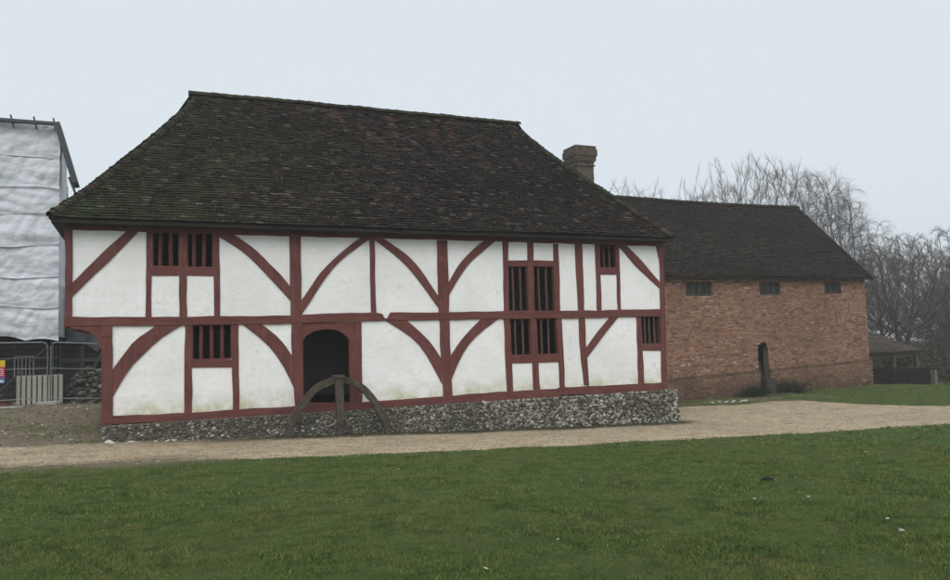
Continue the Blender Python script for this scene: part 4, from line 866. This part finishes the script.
pile('rubble_pile', .1, 9.1, 1.9, 1.2, 1.15, 900, rub2(), 'dark heap of stones behind the mesh fence, under the jetty bracket', 'rubble'); pile('brick_rubble', -3.2, 8.6, 1.9, .9, .6, 420, rub3(), 'low heap of broken red bricks behind the fence at the left edge', 'rubble', (.03, .08))
for k, (dy, lab) in enumerate(((0, 'nearer pale hose lying on the ground along the mesh fence'), (.18, 'further pale hose lying on the ground along the mesh fence'))):
    P = [(x, 7.0+dy+.1*math.sin(x*1.3+k)+(x+1.5)*.1, G(x, 7)+.03) for x in np.linspace(-7, -1.7, 24)]; tag(MB().tube(P, .028, 8).build('hose', M_conc, None, 0, True), lab, 'hose', 'hoses on the ground by the fence')
# stones and turf in the yard
mb = MB()
for _ in range(800):
    x, y = rng.uniform(-6, .7), rng.uniform(.3, 7.5); s = rng.uniform(.01, .035)*(1 if rng.random() < .93 else 1.9)
    rock(mb, (x, y, gh(x, y)+s*.2), (s*1.3, s, s*.6), 1)
def ys():
    m, t, b = mat('yard_stones', .9, .2); c = ramp(t, island(t), [(0, (.06, .05, .04)), (.5, (.15, .13, .10)), (.85, (.27, .25, .2)), (1, (.5, .48, .43))]); lk(t, c, b.inputs['Base Color']); return m
tag(mb.build('yard_stones', ys()), 'small stones strewn over the bare ground left of the timbered house', 'stones', None, 'stuff')
# loose flints one can count
LF = [(.9, -.32, .085, 'largest pale flint, at the left corner of the plinth foot'), (1.34, -.3, .05, 'pale flint at the plinth foot, second from the left corner'), (1.85, -.28, .035, 'small pale flint at the plinth foot, third from the left corner'), (2.09, -.30, .045, 'pale flint at the plinth foot, left of a touching pair'), (2.23, -.26, .045, 'pale flint at the plinth foot, right of a touching pair'),
      (13.47, -9.22, .03, 'small white flint high on the right side of the lawn'), (8.13, -12.12, .035, 'white flint on the lawn, left one of the middle pair'), (8.74, -12.34, .035, 'white flint on the lawn, right one of the middle pair'), (8.44, -13.61, .028, 'small white flint just above the largest lawn flint'), (8.0, -14.1, .05, 'largest white flint, low at the right of the lawn'),
      (5.45, -6.94, .028, 'white flint on the lawn nearest the path'), (5.14, -12.78, .022, 'tiny white flint low in the middle of the lawn'), (4.12, -13.42, .03, 'white flint at the very bottom middle of the lawn'), (7.33, -9.6, .022, 'tiny white flint in the centre right of the lawn')]
for x, y, s, lab in LF:
    s *= .42 if y < -6 else .9; mb = MB(); rock(mb, (0, 0, 0), (s*1.5, s, s*.7), 2, .55); o = mb.build('loose_flint', M_stone, None, 0, False); o.location = (x, y, gh(x, y)+s*.3+(.022 if y < -6 else .01)); tag(o, lab, 'stone', 'loose pale flints')
ORD = ('leftmost of the row', 'second from the left', 'third from the left', 'fourth from the left', 'second from the right', 'rightmost of the row')
for k, (x, y) in enumerate(((21.47, 4.11), (21.8, 4.05), (21.98, 3.9), (22.28, 3.86), (22.63, 3.8), (22.9, 3.86))):
    mb = MB(); rock(mb, (0, 0, 0), (.10, .05, .035), 2, .5); o = mb.build('edging_stone', M_stone, None, 0, False); o.location = (x, y, gh(x, y)+.03); tag(o, 'pale edging stone at the foot of the brick house, '+ORD[k], 'stone', 'row of edging stones')
mb = MB(); 
for _ in range(9): rock(mb, (9.32+rng.gauss(0, .05), -11.06+rng.gauss(0, .03), gh(9.3, -11.1)+.035), (.035, .02, .012), 1)
tag(mb.build('dead_leaves', plain('dead_leaf', (.02, .014, .01))), 'small dark clump of dead leaves on the lawn', 'leaves')

# ================================================================== RIGHT: shed, hurdle, bushes
sh = empty('open_shed', 'low open-fronted timber shed with grey hipped roof, beyond the brick house', 'shed', None, (37, 11, -3.5)); bpy.context.view_layer.update(); hi2 = sh.matrix_world.inverted()
def relh(o): o.parent = sh; o.matrix_parent_inverse = hi2; return o
sx0, sx1, sy0, sy1, sz0, sz1 = 33.0, 40.5, 9.3, 13.3, -1.82, -.62
c = MB(); c.add([(sx0, sy0, sz0), (sx1, sy0, sz0), (sx1, sy1, sz0), (sx0, sy1, sz0), (sx0+1.2, 11.3, sz1), (sx1-1.7, 11.3, sz1), (sx0, sy0, sz0-.08), (sx1, sy0, sz0-.08), (sx1, sy1, sz0-.08), (sx0, sy1, sz0-.08)], [(0, 1, 5, 4), (1, 2, 5), (2, 3, 4, 5), (3, 0, 4), (0, 6, 7, 1), (1, 7, 8, 2), (2, 8, 9, 3), (3, 9, 6, 0), (6, 9, 8, 7)])
srf = relh(c.build('roof', M_dark)); sl_ = math.hypot(2.0, 1.2); ny_, nz_ = 2.0/sl_, 1.2/sl_
o = tile_field('s', None, None, lambda x, t: Vector((x, sy0+ny_*t, sz0+nz_*t)), lambda t: (sx0+1.2*t/sl_, sx1-1.7*t/sl_), sl_, Vector((0, -nz_, ny_)), .14, .2, .02, 4).build('roof_tiles', tiles('grey_brown_tiles', (.05, .042, .036), (.082, .068, .058), (.12, .095, .08), (.06, .065, .035), 0)); o.parent = srf
for x in np.linspace(sx0+.2, sx1-.25, 5):
    for y in (sy0+.2, sy1-.2): relh(MB().box(x-.09, x+.09, y-.09, y+.09, -4.0, sz0-.08).build('post', M_slat))
relh(MB().box(sx0+.1, sx1-.15, sy0+.13, sy0+.27, sz0-.24, sz0-.085).build('eaves_beam', M_slat)); relh(MB().box(sx0+.1, sx1-.15, sy0+.15, sy0+.25, -2.75, -2.65).build('rail', M_slat)); relh(MB().box(sx0+.1, sx1-.15, sy1-.15, sy1-.05, -4, sz0-.08).build('back_boards', M_dark))
hd = empty('wattle_fence', 'dark woven wattle fence in front of the open shed', 'fence', None, (36, 7.6, -3.5)); bpy.context.view_layer.update(); hdi = hd.matrix_world.inverted()
pa, pb = Vector((33.6, 8.6, 0)), Vector((37.7, 6.95, 0)); 
for k in range(13):
    p = pa.lerp(pb, k/12); g = G(p.x, p.y); o = MB().tube([(p.x, p.y, g-.1), (p.x+rng.gauss(0, .02), p.y, g+.95)], .035, 6).build('stake', M_dark, hd); o.matrix_parent_inverse = hdi
mb = MB()
for j in range(24):
    P = []
    for k in range(49):
        p = pa.lerp(pb, k/48); g = G(p.x, p.y); P.append((p.x, p.y+.04*math.cos(math.pi*k/4+(j % 2)*math.pi), g+.02+j*.036+rng.gauss(0, .006)))
    mb.tube(P, .017, 4)
o = mb.build('woven_rods', simple('dark_hazel', [(.3, (.012, .011, .009)), (.7, (.032, .028, .022))], 12), hd); o.matrix_parent_inverse = hdi
tag(MB().box(37.82, 38.02, 6.75, 6.95, -3.9, -2.72).build('gate_post', M_grey, None, .01), 'square grey post at the right end of the wattle fence', 'post')

# ------------------------------------------------------------------ bare winter trees
def tree(name, x, y, ht, wid, seed, label, kind='spread', trunk_r=.28, n_at=1500, tw=.012, forks=1, m_b=None, low=.22):
    r = np.random.RandomState(seed); g = G(x, y)-.15; e = empty(name, label, 'tree', 'bare winter trees', (x, y, g)); bpy.context.view_layer.update(); ei = e.matrix_world.inverted()
    # points the crown reaches for, inside a lumpy egg
    A = r.normal(size=(n_at*3, 3)); A /= np.linalg.norm(A, axis=1)[:, None]
    lump = np.array([1+.42*noise.noise(Vector(a_)*2.0+Vector((seed, 0, 0))) for a_ in A]); A *= (lump*r.uniform(.12, 1, len(A))**.45)[:, None]; A = A[:n_at]
    czf = (1+low)/2; P0 = A*np.array([wid/2, wid/2, ht*(1-low)/2])
    P0[:, :2] *= np.clip(1.1-.35*(P0[:, 2]/(ht*(1-low)/2)) if kind != 'upright' else 1+.12*(P0[:, 2]/(ht*(1-low)/2)), .3, 1.4)[:, None]
    P0 += [0, 0, ht*czf]
    step = ht*(.016 if n_at > 1500 else .019); N = [np.zeros(3)]; par = [-1]; dirs = []
    for f in range(forks):
        k = 0; a = 2*np.pi*f/forks+r.rand()*1.5; d = np.array([np.cos(a), np.sin(a), 0])*(.16 if forks > 1 else .02)+[0, 0, 1]; p = np.zeros(3)
        while p[2] < ht*(low+.06):
            d = d+r.normal(0, .05, 3); d /= np.linalg.norm(d); p = p+d*step; N.append(p); par.append(k); k = len(N)-1
    N = np.array(N); par = list(par); best = np.full(len(P0), 1e9); who = np.zeros(len(P0), int); alive = np.ones(len(P0), bool)
    def upd(i0):
        D = np.linalg.norm(P0[:, None]-N[None, i0:], axis=2); j = D.argmin(1); dd = D[np.arange(len(P0)), j]; m_ = dd < best; best[m_] = dd[m_]; who[m_] = j[m_]+i0
    upd(0); kid_pos = {}
    for it in range(150):
        alive &= best > step*1.5
        if not alive.any(): break
        n0 = len(N); vec = P0-N[who]; vec /= np.linalg.norm(vec, axis=1)[:, None]+1e-9; acc = {}; stuck = set()
        for i in np.nonzero(alive)[0]: acc[who[i]] = acc.get(who[i], 0)+vec[i]
        new = []
        for k, v_ in acc.items():
            pd = N[k]-N[par[k]] if par[k] >= 0 else np.array([0, 0, step]); pd = pd/(np.linalg.norm(pd)+1e-9)
            v_ = v_/(np.linalg.norm(v_)+1e-9)+pd*1.3+r.normal(0, .06, 3)+[0, 0, {'spread': .08, 'upright': .20, 'weep': .20}[kind]]; v_ /= np.linalg.norm(v_); q = N[k]+v_*step
            if any(np.linalg.norm(q-c) < step*.45 for c in kid_pos.get(k, ())): stuck.add(k); continue
            kid_pos.setdefault(k, []).append(q); new.append(q); par.append(int(k))
        if stuck: alive &= ~np.isin(who, list(stuck))
        if not new: break
        N = np.vstack([N, new]); upd(n0)
        if len(N) > 9000: break
    pa_ = np.array(par); 
    for _ in range(4):      # ease the kinks out of the branches
        S_ = np.zeros_like(N); K_ = np.zeros(len(N)); np.add.at(S_, pa_[1:], N[1:]); np.add.at(K_, pa_[1:], 1)
        M_ = N.copy(); ok_ = K_ > 0; ok_[0] = False; M_[ok_] = .5*N[ok_]+.25*N[pa_[ok_]]+.25*S_[ok_]/K_[ok_][:, None]; N = M_
    n = len(N); cnt_ = np.zeros(n); kids = [[] for _ in range(n)]
    for i in range(n-1, 0, -1): kids[par[i]].append(i)
    for i in range(n-1, -1, -1): cnt_[i] = 1 if not kids[i] else sum(cnt_[k]**1.0 for k in kids[i])
    rad = np.maximum(tw*.9, trunk_r*(cnt_/max(1, cnt_[0]))**.5)
    O = np.array([x, y, g]); T, C_ = MB(), MB(); thick = trunk_r*.22
    st = [(0, None)]; done = set()
    # chains: always follow the thickest child, start a new tube at each other one
    starts = [(0, -1)]
    while starts:
        i, p = starts.pop(); ch = ([p] if p >= 0 else [])+[i]
        while kids[i]:
            ks = sorted(kids[i], key=lambda k: -cnt_[k]); starts += [(k, i) for k in ks[1:]]; i = ks[0]; ch.append(i)
        pts = [Vector(N[k]+O) for k in ch]; rr = [float(rad[k]) for k in ch]; 
        if len(rr) > 1 and p >= 0: rr[0] = rr[1]
        rr[-1] *= .6
        if len(pts) > 1: (T if max(rr) > thick else C_).tube(pts, rr, 7 if max(rr) > thick else (4 if max(rr) > tw*2.5 else 3), False)
    # last fine twigs
    tips = [i for i in range(1, n) if cnt_[i] <= 5]; V = C_.V
    for i in tips:
        pd = Vector(N[i]-N[par[i]]).normalized()
        for _ in range(4):
            d = (pd+Vector(r.normal(0, .30, 3))).normalized(); q = Vector(N[i]+O); pts = [q]; l = ht*r.uniform(.025, .062)*(1.5 if kind == 'weep' else 1)
            for k in range(2):
                d = (d+Vector((0, 0, {'spread': .12, 'upright': .35, 'weep': -.55}[kind]))+Vector(r.normal(0, .1, 3))).normalized(); pts.append(pts[-1]+d*l*.5)
            a_ = d.orthogonal().normalized()*tw*.55; b_ = d.cross(a_).normalized()*tw*.55; m_ = len(V)
            V.extend([tuple(pts[0]+a_), tuple(pts[0]-a_*.5+b_), tuple(pts[0]-a_*.5-b_), tuple(pts[1]+a_*.8), tuple(pts[1]-a_*.4+b_*.8), tuple(pts[1]-a_*.4-b_*.8), tuple(pts[2])])
            C_.F.extend([(m_, m_+1, m_+4, m_+3), (m_+1, m_+2, m_+5, m_+4), (m_+2, m_, m_+3, m_+5), (m_+3, m_+4, m_+6), (m_+4, m_+5, m_+6), (m_+5, m_+3, m_+6)])
    o = T.build('trunk', m_b or M_bark, e, 0, True); o.matrix_parent_inverse = ei; o = C_.build('crown', M_twig, e); o.matrix_parent_inverse = ei; return e
TR = [('bare_tree', 46.2, 26.0, 16.9, 10.5, 21, 'big round-headed bare tree whose crown rises over the middle of the brick house roof', 'upright', .24, 4200, .0085, 3),
      ('bare_tree', 41.4, 29.5, 14.3, 6.4, 22, 'bare tree left of the big round-headed one, tips over the brick house roof', 'upright', .2, 1700, .011, 2),
      ('bare_tree', 50.0, 36.6, 18.8, 8, 23, 'fainter bare tree showing thin tips above the left half of the brick house roof', 'upright', .16, 1500, .008, 2),
      ('bare_tree', 43.9, 39.6, 18.0, 9, 24, 'faintest bare tree tips just right of the chimney', 'upright', .16, 1500, .008, 2),
      ('birch_tree', 43.4, 17.6, 14.3, 4.8, 31, 'tall weeping birch rising behind the right end of the brick house', 'weep', .15, 2300, .008, 2, M_birch, .3),
      ('birch_tree', 44.9, 17.6, 12.9, 3.9, 33, 'shorter weeping birch right of the tall one', 'weep', .13, 1700, .008, 2, M_birch, .3),
      ('bare_tree', 43.9, 14.0, 9.6, 3.6, 34, 'small drooping bare tree at the foot of the birches, beside the brick gable', 'weep', .10, 1300, .008, 2, None, .2),
      ('bare_tree', 51.4, 18.6, 10.0, 8.6, 41, 'bare tree with a dark forked trunk directly behind the open shed', 'spread', .30, 2600, .010, 2, None, .25),
      ('bare_tree', 48.2, 18.3, 7.6, 4.4, 42, 'slender bare tree leaning behind the left half of the shed', 'spread', .17, 1000, .010, 1, None, .25),
      ('bare_tree', 57.0, 17.6, 8.8, 7.4, 43, 'bare tree right of the shed at the edge of the wood', 'spread', .2, 2000, .011, 2, None, .15),
      ('bare_tree', 61.5, 17.5, 10.6, 9, 44, 'tall bare tree at the right edge of the picture', 'spread', .26, 2200, .011, 2, None, .12),
      ('bare_tree', 97, 47.5, 17.5, 15, 45, 'distant pale bare tree in the mist above the wood', 'upright', .4, 2200, .018, 3, None, .1),
      ('bare_tree', 66, 24, 9.8, 9, 46, 'bare tree deep in the wood beyond the shed', 'spread', .26, 1500, .012, 2, None, .12),
      ('bare_tree', 70, 17, 11.5, 9, 48, 'bare tree just outside the right edge of the picture', 'spread', .26, 1400, .012, 2, None, .12)]
for a_ in TR: tree(*a_)
# understorey of the far-off wood: one mass nobody could count
mb = MB()
def thicket(mb, x, y, h_, n):
    g = G(x, y)
    for _ in range(n):
        p = Vector((x+rng.gauss(0, 1.3), y+rng.gauss(0, 1.3), g-.1)); d = Vector((rng.gauss(0, .35), rng.gauss(0, .35), 1)).normalized(); pts = [p]; s = h_*rng.uniform(.4, 1)/5
        for k in range(5): d = (d+Vector((rng.gauss(0, .2), rng.gauss(0, .2), .03))).normalized(); pts.append(pts[-1]+d*s)
        mb.tube(pts, [.03, .026, .02, .016, .012, .006], 3, False)
        for q in pts[1:]:
            for _ in range(4):
                d2 = Vector((rng.gauss(0, 1), rng.gauss(0, 1), rng.gauss(.5, .7))).normalized()*h_*rng.uniform(.08, .2); mb.tube([q, q+d2*.5+Vector((0, 0, .03)), q+d2], [.014, .010, .006], 3, False)
for k in range(46):
    f = k/45; x = 41+42*f+rng.gauss(0, 1.2); y = 15.5+10*f+rng.gauss(0, 3.4); thicket(mb, x, y, rng.uniform(1.2, 2.2) if x < 52 else rng.uniform(2.6, 4.8), 55)
for k in range(16): thicket(mb, rng.uniform(52, 70), rng.uniform(11, 15), rng.uniform(1.6, 3.2), 60)
tag(mb.build('woodland_scrub', M_scrub), 'grey-brown tangle of bare undergrowth along the wood on the right', 'undergrowth', None, 'stuff')
def bush(x, y, w_, h_, n, lab, m_=None, nm='bush'):
    mb = MB(); g = G(x, y); 
    for _ in range(n):
        a = rng.uniform(0, 6.28); c_ = rng.uniform(-.1, 1); rr = rng.uniform(.55, 1)**.5; p = Vector((x+math.cos(a)*w_/2*rr*math.sqrt(max(0, 1-c_*c_))*rng.uniform(.7, 1.1), y+math.sin(a)*w_/2*rr*math.sqrt(max(0, 1-c_*c_)), g+max(0, c_)*h_*rr*rng.uniform(.8, 1.1)))
        e = Vector((rng.gauss(0, 1), rng.gauss(0, 1), rng.gauss(0, 1))).normalized()*.07; f = e.cross(Vector((rng.gauss(0, 1), rng.gauss(0, 1), rng.gauss(0, 1)))).normalized()*.05; mb.add([p-e, p+f, p+e, p-f], [(0, 1, 2, 3)])
    return tag(mb.build(nm, m_ or M_scrub), lab, 'bush', 'bushes at the edge of the wood')
bush(41.5, 11.2, 2.6, 1.7, 2600, 'grey-brown bush right behind the end of the shed'); bush(45.5, 12.2, 3.6, 1.9, 3200, 'low broad bush right of the shed'); bush(50, 12.8, 4.2, 2.3, 3600, 'larger bush at the wood edge near the picture edge'); bush(55, 12, 4.5, 2.4, 3600, 'wide bush at the right edge of the picture')
bush(34.2, 8.0, 1.1, 1.25, 1500, 'dark evergreen shrub between the brick gable and the wattle fence', M_ivy, 'evergreen_shrub')

# ------------------------------------------------------------------ mist
m = bpy.data.materials.new('mist'); m.use_nodes = True; t = m.node_tree; t.nodes.clear()
pv = nd(t, 'ShaderNodeVolumePrincipled'); pv.inputs['Color'].default_value = (.93, .96, 1, 1); pv.inputs['Density'].default_value = .0013; pv.inputs['Anisotropy'].default_value = .2
ot = nd(t, 'ShaderNodeOutputMaterial'); lk(t, pv.outputs[0], ot.inputs['Volume'])
hz = MB().box(-430, 430, -430, 430, -13, 19).build('haze', m); tag(hz, 'thin grey winter mist', 'haze', None, 'stuff')
# meshes parented straight under an offset empty keep their world places
